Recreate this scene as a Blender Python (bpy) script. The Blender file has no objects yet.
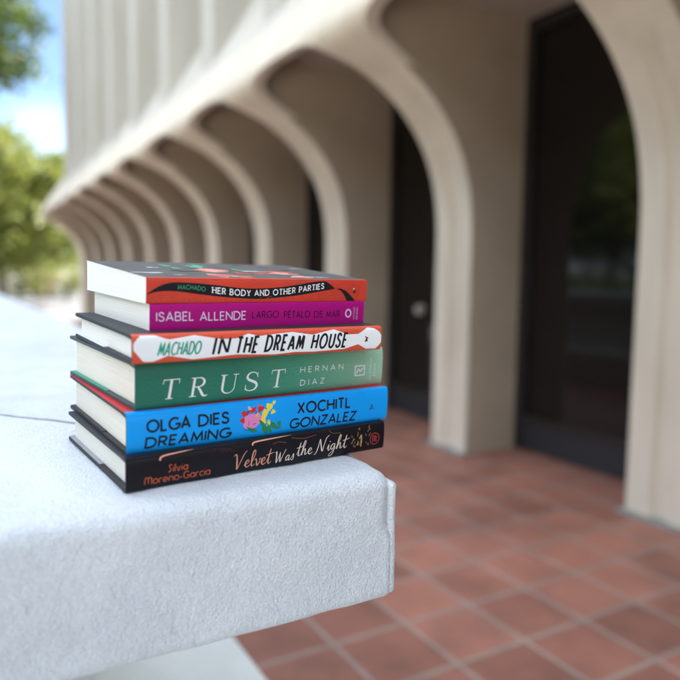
import bpy, bmesh, math, random
from math import sin, cos, pi, radians, sqrt, hypot
from mathutils import Vector, Matrix, noise

SC = bpy.context.scene
COL = SC.collection

# ------------------------------------------------------------------ camera
TH = 0.5227                      # the arcade recedes at this angle to the view
A = Vector((-sin(TH), cos(TH), 0))   # along the building
N = Vector((cos(TH), sin(TH), 0))    # into the building
CAM_Z = 1.35
cd = bpy.data.cameras.new('camera')
cam = bpy.data.objects.new('camera', cd)
COL.objects.link(cam)
SC.camera = cam
cd.sensor_fit = 'HORIZONTAL'
cd.sensor_width = 36.0
cd.lens = 35.77
cd.clip_start = 0.02
cd.clip_end = 3000
cd.dof.use_dof = True
cd.dof.focus_distance = 0.57
cd.dof.aperture_fstop = 3.3
cam.matrix_world = (Matrix.Translation((0, 0, CAM_Z)) @ Matrix.Rotation(pi / 2 - 0.09033, 4, 'X')
                    @ Matrix.Rotation(0.01288, 4, 'Z'))

# ------------------------------------------------------------------ light
SUN_EL = radians(60)
sdir = (N * 1.0 + A * 0.0)
sdir.normalize()
SUN = Vector((sdir.x * cos(SUN_EL), sdir.y * cos(SUN_EL), sin(SUN_EL)))
ld = bpy.data.lights.new('sun', 'SUN')
ld.energy = 5.0
ld.angle = radians(0.5)
ld.color = (1.0, 0.94, 0.85)
sun = bpy.data.objects.new('sun', ld)
COL.objects.link(sun)
sun.rotation_euler = SUN.to_track_quat('Z', 'Y').to_euler()
sun.location = (0, 0, 40)

SKY_STRENGTH = 0.070
CLOUD_LO = 0.43
CLOUD_RGB = (17.4, 19.2, 22.0)  # raised so the unseen part of the sky gives more fill light
world = bpy.data.worlds.new('World')
SC.world = world
world.use_nodes = True
wn = world.node_tree.nodes
wl = world.node_tree.links
wn.clear()
sky = wn.new('ShaderNodeTexSky')
sky.sky_type = 'NISHITA'
sky.sun_disc = False
sky.sun_elevation = SUN_EL
sky.sun_rotation = math.atan2(SUN.x, SUN.y)
sky.air_density = 1.0
sky.dust_density = 0.2
sky.ozone_density = 3.0
tc = wn.new('ShaderNodeTexCoord')
def wmath(op, a, b2=None, clamp=False):
    m = wn.new('ShaderNodeMath')
    m.operation = op
    m.use_clamp = clamp
    for k, q in enumerate((a, b2)):
        if q is None:
            continue
        if isinstance(q, (int, float)):
            m.inputs[k].default_value = q
        else:
            wl.new(q, m.inputs[k])
    return m.outputs[0]
def toward(d, lo, hi):
    """0..1 by the angle between the sky direction and d"""
    dn = Vector(d).normalized()
    vm = wn.new('ShaderNodeVectorMath')
    vm.operation = 'DOT_PRODUCT'
    wl.new(tc.outputs['Generated'], vm.inputs[0])
    vm.inputs[1].default_value = dn
    mr = wn.new('ShaderNodeMapRange')
    mr.interpolation_type = 'SMOOTHSTEP'
    mr.inputs['From Min'].default_value = lo
    mr.inputs['From Max'].default_value = hi
    wl.new(vm.outputs['Value'], mr.inputs['Value'])
    return mr.outputs['Result']
mp = wn.new('ShaderNodeMapping')
mp.inputs['Scale'].default_value = (1.0, 1.0, 2.0)
mp.inputs['Location'].default_value = (0.35, 0.1, 0.0)
cn = wn.new('ShaderNodeTexNoise')
cn.inputs['Scale'].default_value = 2.6
cn.inputs['Detail'].default_value = 7
cn.inputs['Roughness'].default_value = 0.55
wl.new(tc.outputs['Generated'], mp.inputs['Vector'])
wl.new(mp.outputs['Vector'], cn.inputs['Vector'])
cr = wn.new('ShaderNodeMapRange')
cr.inputs['From Min'].default_value = CLOUD_LO
cr.inputs['From Max'].default_value = CLOUD_LO + 0.14
wl.new(cn.outputs['Fac'], cr.inputs['Value'])
gap = toward((-0.45, 1, 0.25), 0.80, 0.93)            # a blue gap beyond the arcade's far end, in clouds added as fill light
mask = wmath('MULTIPLY', cr.outputs['Result'], wmath('SUBTRACT', 1.0, gap))
cn2 = wn.new('ShaderNodeTexNoise')
cn2.inputs['Scale'].default_value = 9
cn2.inputs['Detail'].default_value = 6
wl.new(tc.outputs['Generated'], cn2.inputs['Vector'])
puff = wmath('MULTIPLY', toward((-0.43, 1, 0.175), 0.9965, 0.9997), wmath('MULTIPLY', cn2.outputs['Fac'], 0.9), True)
mask = wmath('MAXIMUM', mask, wmath('MULTIPLY', puff, 0.21), True)
mix = wn.new('ShaderNodeMix')
mix.data_type = 'RGBA'
mix.inputs['B'].default_value = (*CLOUD_RGB, 1)
bg = wn.new('ShaderNodeBackground')
bg.inputs['Strength'].default_value = SKY_STRENGTH
wo = wn.new('ShaderNodeOutputWorld')
wl.new(mask, mix.inputs['Factor'])
wl.new(sky.outputs['Color'], mix.inputs['A'])
wl.new(mix.outputs['Result'], bg.inputs['Color'])
wl.new(bg.outputs['Background'], wo.inputs['Surface'])

SC.view_settings.view_transform = 'Standard'
SC.view_settings.look = 'None'
SC.view_settings.gamma = 1.0
SC.view_settings.use_curve_mapping = False
SC.view_settings.exposure = 2.03
SC.render.engine = 'CYCLES'
SC.cycles.use_denoising = True
SC.cycles.max_bounces = 8
SC.cycles.diffuse_bounces = 5

# ------------------------------------------------------------------ helpers
def W(u, v, z):
    return A * u + N * v + Vector((0, 0, z))

FRAME = Matrix(((N.x, A.x, 0, 0), (N.y, A.y, 0, 0), (0, 0, 1, 0), (0, 0, 0, 1)))  # local x = into building, y = along

def new_mat(name, color, rough=0.6, **k):
    m = bpy.data.materials.new(name)
    m.use_nodes = True
    b = m.node_tree.nodes['Principled BSDF']
    b.inputs['Base Color'].default_value = (*color, 1)
    b.inputs['Roughness'].default_value = rough
    for kk, vv in k.items():
        b.inputs[kk].default_value = vv
    return m

def nodes(m):
    return m.node_tree.nodes, m.node_tree.links, m.node_tree.nodes['Principled BSDF']

def add_noise_color(m, c1, c2, scale, detail=4, lo=0.35, hi=0.65, coord='Object', rough=0.6, mapscale=None):
    n, l, b = nodes(m)
    t = n.new('ShaderNodeTexCoord')
    x = n.new('ShaderNodeTexNoise')
    x.inputs['Scale'].default_value = scale
    x.inputs['Detail'].default_value = detail
    x.inputs['Roughness'].default_value = rough
    src = t.outputs[coord]
    if mapscale:
        mm = n.new('ShaderNodeMapping')
        mm.inputs['Scale'].default_value = mapscale
        l.new(src, mm.inputs['Vector'])
        src = mm.outputs['Vector']
    l.new(src, x.inputs['Vector'])
    r = n.new('ShaderNodeValToRGB')
    r.color_ramp.elements[0].position = lo
    r.color_ramp.elements[0].color = (*c1, 1)
    r.color_ramp.elements[1].position = hi
    r.color_ramp.elements[1].color = (*c2, 1)
    l.new(x.outputs['Fac'], r.inputs['Fac'])
    l.new(r.outputs['Color'], b.inputs['Base Color'])
    return r

def add_bump(m, scale, dist, detail=4, coord='Object', mapscale=None, strength=1.0, rough=0.55, distortion=0.0):
    n, l, b = nodes(m)
    t = n.new('ShaderNodeTexCoord')
    x = n.new('ShaderNodeTexNoise')
    x.inputs['Scale'].default_value = scale
    x.inputs['Detail'].default_value = detail
    x.inputs['Roughness'].default_value = rough
    x.inputs['Distortion'].default_value = distortion
    src = t.outputs[coord]
    if mapscale:
        mm = n.new('ShaderNodeMapping')
        mm.inputs['Scale'].default_value = mapscale
        mm.inputs['Rotation'].default_value = (0.5, 0.6, 0.4)
        l.new(src, mm.inputs['Vector'])
        src = mm.outputs['Vector']
    l.new(src, x.inputs['Vector'])
    bu = n.new('ShaderNodeBump')
    bu.inputs['Strength'].default_value = strength
    bu.inputs['Distance'].default_value = dist
    l.new(x.outputs['Fac'], bu.inputs['Height'])
    prev = b.inputs['Normal'].links
    if prev:
        l.new(prev[0].from_socket, bu.inputs['Normal'])
    l.new(bu.outputs['Normal'], b.inputs['Normal'])

def mesh_obj(name, verts, faces, mats, parent=None, smooth=False, fmat=None):
    me = bpy.data.meshes.new(name)
    me.from_pydata([tuple(v) for v in verts], [], faces)
    me.validate()
    ms = mats if isinstance(mats, (list, tuple)) else [mats]
    for m in ms:
        me.materials.append(m)
    if fmat:
        for p, i in zip(me.polygons, fmat):
            p.material_index = i
    if smooth:
        for p in me.polygons:
            p.use_smooth = True
    o = bpy.data.objects.new(name, me)
    COL.objects.link(o)
    if parent:
        o.parent = parent
    return o

def fix_normals(o):
    bm = bmesh.new()
    bm.from_mesh(o.data)
    bmesh.ops.remove_doubles(bm, verts=bm.verts, dist=1e-5)
    bmesh.ops.recalc_face_normals(bm, faces=bm.faces)
    bm.to_mesh(o.data)
    bm.free()

def empty(name, loc=(0, 0, 0), parent=None):
    o = bpy.data.objects.new(name, None)
    o.empty_display_size = 0.1
    COL.objects.link(o)
    o.location = loc
    if parent:
        o.parent = parent
    return o

def tag(o, label, cat, group=None, kind=None):
    if label:
        o['label'] = label
    if cat:
        o['category'] = cat
    if group:
        o['group'] = group
    if kind:
        o['kind'] = kind
    return o

class MB:
    def __init__(self):
        self.v = []
        self.f = []
    def quad(self, a, b, c, d):
        i = len(self.v)
        self.v += [a, b, c, d]
        self.f.append((i, i + 1, i + 2, i + 3))
    def poly(self, pts):
        i = len(self.v)
        self.v += list(pts)
        self.f.append(tuple(range(i, i + len(pts))))
    def grid(self, rows):
        i = len(self.v)
        nr, nc = len(rows), len(rows[0])
        for r in rows:
            self.v += r
        for r in range(nr - 1):
            for c in range(nc - 1):
                k = i + r * nc + c
                self.f.append((k, k + 1, k + nc + 1, k + nc))
    def box(self, u0, u1, v0, v1, z0, z1, fn=W):
        P = [fn(u, v, z) for u in (u0, u1) for v in (v0, v1) for z in (z0, z1)]
        i = len(self.v)
        self.v += P
        for q in ((0, 1, 3, 2), (4, 6, 7, 5), (0, 4, 5, 1), (2, 3, 7, 6), (0, 2, 6, 4), (1, 5, 7, 3)):
            self.f.append(tuple(i + k for k in q))
    def build(self, name, mat, parent=None, smooth=False, weld=True):
        o = mesh_obj(name, self.v, self.f, mat, parent, smooth)
        if weld:
            fix_normals(o)
        return o

def bevel(o, w, seg=2, angle=35):
    m = o.modifiers.new('bevel', 'BEVEL')
    m.width = w
    m.segments = seg
    m.limit_method = 'ANGLE'
    m.angle_limit = radians(angle)
    return m

def auto_smooth(o, ang=40):
    bm = bmesh.new()
    bm.from_mesh(o.data)
    for f in bm.faces:
        f.smooth = True
    for e in bm.edges:
        if len(e.link_faces) == 2:
            e.smooth = e.calc_face_angle(0) < radians(ang)
    bm.to_mesh(o.data)
    bm.free()

# ------------------------------------------------------------------ materials of the setting
M_STUCCO = new_mat('cream_stucco', (0.62, 0.545, 0.44), 0.85)
add_noise_color(M_STUCCO, (0.58, 0.50, 0.39), (0.72, 0.635, 0.51), 1.6, 7, 0.3, 0.7, mapscale=(2.2, 2.2, 0.5), rough=0.62)
add_bump(M_STUCCO, 70, 0.004, 4)
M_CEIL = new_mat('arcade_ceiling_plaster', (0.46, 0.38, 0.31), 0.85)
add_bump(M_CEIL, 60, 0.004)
M_RECESS_SHADE = new_mat('shade_toned_stucco', (0.44, 0.36, 0.275), 0.85)  # stucco darkened in colour to paint in the shade of the recesses
add_noise_color(M_RECESS_SHADE, (0.42, 0.335, 0.24), (0.48, 0.385, 0.28), 2.2, 6, 0.3, 0.7)
add_bump(M_RECESS_SHADE, 70, 0.004, 4)
M_FRAME = new_mat('dark_bronze_metal', (0.018, 0.015, 0.014), 0.45)
M_GLASS = new_mat('dark_tinted_glass', (0.006, 0.005, 0.005), 0.06)
nodes(M_GLASS)[2].inputs['IOR'].default_value = 1.5
M_KICK = new_mat('blue_black_kickplate', (0.022, 0.024, 0.028), 0.5)
M_KNOB = new_mat('pale_worn_metal', (0.36, 0.33, 0.28), 0.5)
M_ROOF = new_mat('grey_roofing', (0.30, 0.29, 0.28), 0.9)

M_BENCH = new_mat('white_painted_render', (0.74, 0.755, 0.79), 0.62)
add_noise_color(M_BENCH, (0.55, 0.575, 0.60), (0.655, 0.675, 0.695), 7, 8, 0.32, 0.62, rough=0.65)
add_bump(M_BENCH, 34, 0.0035, 3)
add_bump(M_BENCH, 150, 0.0012, 4, mapscale=(1.0, 1.5, 1.0), rough=0.5)
add_bump(M_BENCH, 560, 0.0019, 3, rough=0.6)
n, l, b = nodes(M_BENCH)                      # scattered little pits
t = n.new('ShaderNodeTexCoord')
vo = n.new('ShaderNodeTexVoronoi')
vo.inputs['Scale'].default_value = 26
vo.inputs['Randomness'].default_value = 1.0
l.new(t.outputs['Object'], vo.inputs['Vector'])
mr = n.new('ShaderNodeMapRange')
mr.inputs['From Min'].default_value = 0.0
mr.inputs['From Max'].default_value = 0.055
l.new(vo.outputs['Distance'], mr.inputs['Value'])
gt = n.new('ShaderNodeMath')
gt.operation = 'GREATER_THAN'
gt.inputs[1].default_value = 0.80
sx = n.new('ShaderNodeSeparateColor')
l.new(vo.outputs['Color'], sx.inputs['Color'])
l.new(sx.outputs['Red'], gt.inputs[0])
inv = n.new('ShaderNodeMath')
inv.operation = 'SUBTRACT'
inv.inputs[0].default_value = 1.0
l.new(gt.outputs[0], inv.inputs[1])
mxx = n.new('ShaderNodeMath')
mxx.operation = 'MAXIMUM'
l.new(mr.outputs['Result'], mxx.inputs[0])
l.new(inv.outputs[0], mxx.inputs[1])
bu = n.new('ShaderNodeBump')
bu.inputs['Distance'].default_value = 0.003
l.new(mxx.outputs[0], bu.inputs['Height'])
prev = b.inputs['Normal'].links[0].from_socket
l.new(prev, bu.inputs['Normal'])
l.new(bu.outputs['Normal'], b.inputs['Normal'])
# a hairline joint running obliquely across the top of the bench, dirt in it
jn = n.new('ShaderNodeVectorMath')
jn.operation = 'DOT_PRODUCT'
_p0, _p1 = W(.757, .039, 0), W(.7005, .0977, 0)
_jd = (_p1 - _p0).normalized()
_jn = Vector((-_jd.y, _jd.x, 0))
wob = n.new('ShaderNodeTexNoise')
wob.inputs['Scale'].default_value = 14
l.new(t.outputs['Object'], wob.inputs['Vector'])
l.new(t.outputs['Object'], jn.inputs[0])
jn.inputs[1].default_value = _jn
ma = n.new('ShaderNodeMath')
ma.operation = 'MULTIPLY_ADD'
ma.inputs[1].default_value = 0.012
l.new(wob.outputs['Fac'], ma.inputs[0])
l.new(jn.outputs['Value'], ma.inputs[2])
sb = n.new('ShaderNodeMath')
sb.operation = 'SUBTRACT'
sb.inputs[1].default_value = _p0.dot(_jn) + 0.006
l.new(ma.outputs[0], sb.inputs[0])
ab = n.new('ShaderNodeMath')
ab.operation = 'ABSOLUTE'
l.new(sb.outputs[0], ab.inputs[0])
jm = n.new('ShaderNodeMapRange')
jm.inputs['From Min'].default_value = 0.0008
jm.inputs['From Max'].default_value = 0.0032
l.new(ab.outputs[0], jm.inputs['Value'])
bu2 = n.new('ShaderNodeBump')
bu2.inputs['Distance'].default_value = 0.004
l.new(jm.outputs['Result'], bu2.inputs['Height'])
l.new(bu.outputs['Normal'], bu2.inputs['Normal'])
l.new(bu2.outputs['Normal'], b.inputs['Normal'])
base = b.inputs['Base Color'].links[0].from_socket
jx = n.new('ShaderNodeMix')
jx.data_type = 'RGBA'
jx.inputs['A'].default_value = (0.30, 0.30, 0.30, 1)
sk = n.new('ShaderNodeTexNoise')
sk.inputs['Scale'].default_value = 650
sk.inputs['Detail'].default_value = 2
l.new(t.outputs['Object'], sk.inputs['Vector'])
skr = n.new('ShaderNodeMapRange')
skr.inputs['From Min'].default_value = 0.35
skr.inputs['From Max'].default_value = 0.65
skr.inputs['To Min'].default_value = 0.90
skr.inputs['To Max'].default_value = 1.06
l.new(sk.outputs['Fac'], skr.inputs['Value'])
skm = n.new('ShaderNodeVectorMath')
skm.operation = 'SCALE'
l.new(base, skm.inputs[0])
l.new(skr.outputs['Result'], skm.inputs['Scale'])
base = skm.outputs['Vector']
l.new(jm.outputs['Result'], jx.inputs['Factor'])
l.new(base, jx.inputs['B'])
l.new(jx.outputs['Result'], b.inputs['Base Color'])
M_LEDGE = new_mat('weathered_white_paint', (0.66, 0.67, 0.64), 0.7)
add_noise_color(M_LEDGE, (0.58, 0.60, 0.56), (0.70, 0.71, 0.69), 5, 5, 0.3, 0.7)
add_bump(M_LEDGE, 60, 0.003)

# terracotta paving: one sheet, tiles laid out by the object's own coordinates
TP = 0.3005
M_TILE = new_mat('terracotta_tiles', (0.30, 0.12, 0.08), 0.55)
n, l, b = nodes(M_TILE)
t = n.new('ShaderNodeTexCoord')
mpn = n.new('ShaderNodeMapping')
mpn.inputs['Location'].default_value = (-2.008, -1.940, 0)
mpn.vector_type = 'POINT'
l.new(t.outputs['Object'], mpn.inputs['Vector'])
br = n.new('ShaderNodeTexBrick')
br.offset = 0.0
br.squash = 1.0
br.inputs['Color1'].default_value = (0.345, 0.142, 0.094, 1)
br.inputs['Color2'].default_value = (0.215, 0.086, 0.058, 1)
br.inputs['Mortar'].default_value = (0.30, 0.222, 0.178, 1)
br.inputs['Scale'].default_value = 1.0
br.inputs['Mortar Size'].default_value = 0.013
br.inputs['Mortar Smooth'].default_value = 0.6
br.inputs['Bias'].default_value = -0.1
br.inputs['Brick Width'].default_value = TP
br.inputs['Row Height'].default_value = TP
l.new(mpn.outputs['Vector'], br.inputs['Vector'])
nz = n.new('ShaderNodeTexNoise')
nz.inputs['Scale'].default_value = 5
nz.inputs['Detail'].default_value = 6
l.new(t.outputs['Object'], nz.inputs['Vector'])
rmp = n.new('ShaderNodeValToRGB')
rmp.color_ramp.elements[0].position = 0.3
rmp.color_ramp.elements[0].color = (0.72, 0.74, 0.76, 1)
rmp.color_ramp.elements[1].position = 0.7
rmp.color_ramp.elements[1].color = (1.12, 1.1, 1.08, 1)
l.new(nz.outputs['Fac'], rmp.inputs['Fac'])
mx = n.new('ShaderNodeMix')
mx.data_type = 'RGBA'
mx.blend_type = 'MULTIPLY'
mx.inputs['Factor'].default_value = 1.0
l.new(br.outputs['Color'], mx.inputs['A'])
l.new(rmp.outputs['Color'], mx.inputs['B'])
l.new(mx.outputs['Result'], b.inputs['Base Color'])
bu = n.new('ShaderNodeBump')
bu.invert = True
bu.inputs['Distance'].default_value = 0.004
bu.inputs['Strength'].default_value = 0.8
l.new(br.outputs['Fac'], bu.inputs['Height'])
l.new(bu.outputs['Normal'], b.inputs['Normal'])
add_bump(M_TILE, 25, 0.002)

M_GROUND = new_mat('grey_asphalt', (0.20, 0.195, 0.20), 0.9)
add_noise_color(M_GROUND, (0.10, 0.098, 0.10), (0.16, 0.155, 0.155), 0.6, 8, 0.3, 0.7)
add_bump(M_GROUND, 30, 0.004)
M_WALK = new_mat('pale_concrete', (0.5, 0.48, 0.45), 0.9)
add_noise_color(M_WALK, (0.40, 0.385, 0.36), (0.49, 0.475, 0.445), 0.8, 7, 0.3, 0.7)
M_LAWN = new_mat('lawn', (0.06, 0.10, 0.025), 0.9)
add_noise_color(M_LAWN, (0.045, 0.08, 0.02), (0.09, 0.13, 0.035), 3, 6, 0.3, 0.7)

# ------------------------------------------------------------------ ground
FZ = 0.09
mb = MB()
mb.poly([Vector((x, y, 0)) for x, y in ((-900, -900), (900, -900), (900, 900), (-900, 900))])
g = mb.build('ground', M_GROUND)
g['kind'] = 'structure'

def sheet(name, v0, v1, u0, u1, z, mat):
    m = MB()
    m.poly([Vector((v0, u0, z)), Vector((v1, u0, z)), Vector((v1, u1, z)), Vector((v0, u1, z))])
    m.poly([Vector((v0, u0, z - 0.2)), Vector((v0, u1, z - 0.2)), Vector((v1, u1, z - 0.2)), Vector((v1, u0, z - 0.2))])
    c = [(v0, u0), (v1, u0), (v1, u1), (v0, u1)]
    for i in range(4):
        p, q = c[i], c[(i + 1) % 4]
        m.poly([Vector((*p, z)), Vector((*p, z - 0.2)), Vector((*q, z - 0.2)), Vector((*q, z))])
    o = m.build(name, mat)
    o.matrix_world = FRAME.copy()
    o['kind'] = 'structure'
    return o
sheet('terrace_paving', -1.1, 3.72, -6.0, 19.6, FZ, M_TILE)
sheet('walkway', -12.5, -1.1, -25.0, 14.0, 0.05, M_WALK)
sheet('lawn', -40.0, -12.5, -25.0, 60.0, 0.03, M_LAWN)

# ------------------------------------------------------------------ arcade building
PZ1, PZL, PV0, PD, PA, PB = 1.6463, 2.919, 3.1897, 1.079, 2.5846, 1.3724
OP1, OP2, OZS, OZC = 3.0, 2.75, 2.70, 2.995
SK = 1.7
PER, PU0, PW = 1.7412, 3.7123, 0.3946
VWIN = 3.67
ZCEIL = 3.22
KMIN, KMAX = -5, 9
KTOP = 8
ZTOP = 9.0
VF, VB = 2.53, 3.10

# section through the flared front: post, flare, crisp lip, slope up to the wall
def _section():
    pts = []
    for i in range(121):
        ph = i / 120 * pi / 2
        pts.append((PV0 - PD * (1 - max(cos(ph), 0) ** (2 / PB)), PZ1 + (PZL - PZ1) * sin(ph) ** (2 / PA)))
    for i in range(1, 61):
        z = PZL + 0.55 * i / 60
        pts.append((PV0 - PD + (z - PZL) / SK, z))
    # even out by length, then round the lip a little
    acc = [0]
    for a, b2 in zip(pts, pts[1:]):
        acc.append(acc[-1] + hypot(b2[0] - a[0], b2[1] - a[1]))
    n = 240
    out, k = [], 0
    for i in range(n + 1):
        d = acc[-1] * i / n
        while k < len(acc) - 2 and acc[k + 1] < d:
            k += 1
        f = (d - acc[k]) / max(acc[k + 1] - acc[k], 1e-9)
        out.append((pts[k][0] + (pts[k + 1][0] - pts[k][0]) * f, pts[k][1] + (pts[k + 1][1] - pts[k][1]) * f))
    r = 20
    sm = []
    for i in range(n + 1):
        w = min(r, i, n - i)
        q = out[i - w:i + w + 1]
        sm.append((sum(p[0] for p in q) / len(q), sum(p[1] for p in q) / len(q)))
    return sm
SEC = _section()
NS = len(SEC) - 1
LV, LZ = SEC[-1]
def prof(s):
    x = min(max(s, 0), 1) * NS
    i = min(int(x), NS - 1)
    f = x - i
    return (SEC[i][0] + (SEC[i + 1][0] - SEC[i][0]) * f, SEC[i][1] + (SEC[i + 1][1] - SEC[i][1]) * f)
def s_at(z):
    for i in range(NS):
        if SEC[i + 1][1] >= z:
            return (i + (z - SEC[i][1]) / max(SEC[i + 1][1] - SEC[i][1], 1e-9)) / NS
    return 1.0

bld = empty('arcade_building', W(8, 6, FZ))
tag(bld, 'cream arcaded building with flared scalloped arches and dark windows beside the terrace', 'building')
bld_inv = Matrix.Translation(-bld.location)

def to_bld(o):
    o.parent = bld
    o.matrix_parent_inverse = bld_inv
    return o

NP = 96
def pier(k, width=None):
    u0 = PU0 + PER * k
    u1 = u0 + (width or PW)
    gw = 0.036
    cu = u0 + PW / 2 - 0.012
    cols = [u0, u0 + 0.012, cu - gw - 0.02, cu - gw, cu + gw, cu + gw + 0.02, u1 - 0.012, u1]
    dep = [0.012, 0, 0, 1, 1, 0, 0, 0.012]
    path = [(PV0, FZ), (PV0, 0.8)] + [prof(i / NP) for i in range(NP + 1)]
    rows = []
    for i, (v, z) in enumerate(path):
        s = 0 if i < 2 else (i - 2) / NP
        g = 0.030 * max(0, 1 - max(0, s - 0.30) / 0.22)
        ed = max(0, 1 - max(0, s - 0.45) / 0.15)
        row = []
        for u, d in zip(cols, dep):
            dv = d * g if d == 1 else d * ed
            row.append(W(u, v + dv, z + (0 if d != 1 else 0)))
        rows.append(row)
    m = MB()
    m.grid(rows)
    for j in (0, -1):
        m.grid([[r[j], W(cols[j], 3.30, path[i][1]), W(cols[j], VWIN + 0.15, path[i][1])] for i, r in enumerate(rows)])
    # up to the ceiling behind the lip
    for j in (0, -1):
        pass
    o = m.build('pier', [M_STUCCO, M_RECESS_SHADE])
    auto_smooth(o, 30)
    for p in o.data.polygons:          # the plain sides of the recess carry the painted-in shade tone
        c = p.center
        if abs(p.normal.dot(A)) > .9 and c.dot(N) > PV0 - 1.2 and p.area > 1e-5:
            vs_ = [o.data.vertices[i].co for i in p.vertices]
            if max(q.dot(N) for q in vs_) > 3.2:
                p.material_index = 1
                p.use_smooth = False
    return to_bld(o)

def arch_panel(k):
    """the flared shell over the bay between pier k and pier k+1"""
    ua = PU0 + PER * k + PW
    ub = PU0 + PER * (k + 1)
    uc, hw = (ua + ub) / 2, (ub - ua) / 2
    m = MB()
    NX, NR = 80, 26
    xs = [sin((-1 + 2 * i / NX) * pi / 2) for i in range(NX + 1)]
    xs = [max(-.9995, min(.9995, x)) for x in xs]
    rows = [[] for _ in range(NR + 1)]
    edge0, edge1, edge2, edge2b, edge3 = [], [], [], [], []
    for x in xs:
        zo = OZS + (OZC - OZS) * max(0, 1 - abs(x) ** OP1) ** (1 / OP2)
        so = s_at(zo)
        u = uc + hw * x
        for r in range(NR + 1):
            v, z = prof(so + (1 - so) * r / NR)
            rows[r].append(W(u, v, z))
        v, z = prof(so)
        # rounded soffit edge, then inwards
        ux = uc + hw * x * 0.985
        edge0.append(W(u, v, z))
        edge1.append(W(ux, v + 0.02, z + 0.010))
        edge2.append(W(ux, min(v + 0.10, VWIN - .05), z + 0.015))
        if abs(x) < 0.86:
            edge2b.append(edge2[-1])
            edge3.append(W(ux, min(v + 0.13, VWIN - .04), ZCEIL + 0.02))
    m.grid(rows)
    m.grid([edge0, edge1])
    m.grid([edge1, edge2])
    m.grid([edge2b, edge3])
    o = m.build('arch_panel', M_STUCCO)
    auto_smooth(o, 32)
    return to_bld(o)

def window(k):
    ua = PU0 + PER * k + PW
    ub = PU0 + PER * (k + 1)
    m = MB()
    z0, z1 = FZ + 0.005, ZCEIL - 0.002
    st = 0.085
    v0, v1 = VWIN, VWIN + 0.07
    m.box(ua + .001, ua + st, v0, v1, z0, z1)
    m.box(ub - st, ub - .001, v0, v1, z0, z1)
    m.box(ua + st, ub - st, v0 + .002, v1, z1 - 0.09, z1)
    m.box(ua + st, ub - st, v0 + .002, v1, 0.30, 0.36)
    f = to_bld(m.build('window', M_FRAME))
    p = MB()
    p.box(ua + st, ub - st, v0 + 0.03, v0 + 0.045, 0.36, z1 - 0.09)
    o = p.build('pane', M_GLASS)
    o.parent = f
    q = MB()
    q.box(ua + st, ub - st, v0 + 0.012, v1, z0, 0.30)
    o = q.build('kickplate', M_KICK)
    o.parent = f
    return f

for k in range(KMIN, KMAX + 1):
    pier(k, 0.95 if k == KMAX else None)
wins = {}
for k in range(KMIN, KMAX):
    arch_panel(k)
    wins[k] = window(k)

# cement fillet in front of every post
M_APRON = new_mat('grey_green_cement', (0.27, 0.31, 0.30), 0.85)
add_noise_color(M_APRON, (0.17, 0.16, 0.145), (0.27, 0.27, 0.25), 9, 6, 0.3, 0.7)
for k in range(KMIN, KMAX + 1):
    u0 = PU0 + PER * k
    u1 = u0 + (0.95 if k == KMAX else PW)
    m = MB()
    m.poly([W(u0 - .02, PV0 + .02, FZ + .018), W(u0 - .03, PV0 - .06, FZ + .005), W(u1 + .03, PV0 - .06, FZ + .005), W(u1 + .02, PV0 + .02, FZ + .018)])
    to_bld(m.build('cement_fillet', M_APRON))

# small round pull on the leaf behind the second visible pier
def disc(center, axis, r, th, seg=24):
    ax = axis.normalized()
    s1 = Vector((0, 0, 1))
    s2 = ax.cross(s1)
    m = MB()
    f = [center + (s1 * cos(2 * pi * i / seg) + s2 * sin(2 * pi * i / seg)) * r for i in range(seg)]
    f2 = [center + ax * th + (s1 * cos(2 * pi * i / seg) + s2 * sin(2 * pi * i / seg)) * r * .8 for i in range(seg)]
    m.poly(f[::-1])
    m.poly(f2)
    for i in range(seg):
        j = (i + 1) % seg
        m.quad(f[i], f[j], f2[j], f2[i])
    return m
dk = disc(W(4.90, VWIN - 0.001, 1.08), -N, 0.052, 0.05).build('handle', M_KNOB)
dk.parent = wins[0]

# ceiling over the recesses
m = MB()
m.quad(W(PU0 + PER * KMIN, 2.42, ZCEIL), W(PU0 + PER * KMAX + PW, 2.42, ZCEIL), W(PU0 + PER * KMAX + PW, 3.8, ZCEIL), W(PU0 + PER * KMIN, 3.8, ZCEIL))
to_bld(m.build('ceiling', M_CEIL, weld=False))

# skirt above the lip and the pleated upper wall
def skz(v):
    return LZ + (v - LV) * SK
cols = []
for k in range(KMIN, KTOP + 1):
    u0 = PU0 + PER * k
    cols += [(u0 - 0.015, VB), (u0, VF), (u0 + PW, VF), (u0 + PW + 0.015, VB)]
rows = [[], [], [], [], []]
for u, v in cols:
    for i in range(4):
        vv = LV + (v - LV) * i / 3
        rows[i].append(W(u, vv, skz(vv)))
    rows[4].append(W(u, v, ZTOP))
m = MB()
m.grid(rows[:4])
M_SKIRT = new_mat('pale_grey_beige_render', (0.53, 0.485, 0.405), 0.88)
add_noise_color(M_SKIRT, (0.49, 0.445, 0.37), (0.57, 0.525, 0.44), 1.6, 7, 0.3, 0.7, rough=0.62)
add_bump(M_SKIRT, 70, 0.004, 4)
sk = to_bld(m.build('skirt', M_SKIRT))
m = MB()
m.grid(rows[3:])
M_UPPER = new_mat('grey_beige_render', (0.47, 0.44, 0.375), 0.88)
add_noise_color(M_UPPER, (0.43, 0.40, 0.34), (0.50, 0.47, 0.405), 1.6, 7, 0.3, 0.7, mapscale=(2.2, 2.2, 0.4), rough=0.62)
add_bump(M_UPPER, 70, 0.004, 4)
uw = m.build('upper_wall', M_UPPER)
to_bld(uw)
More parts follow.
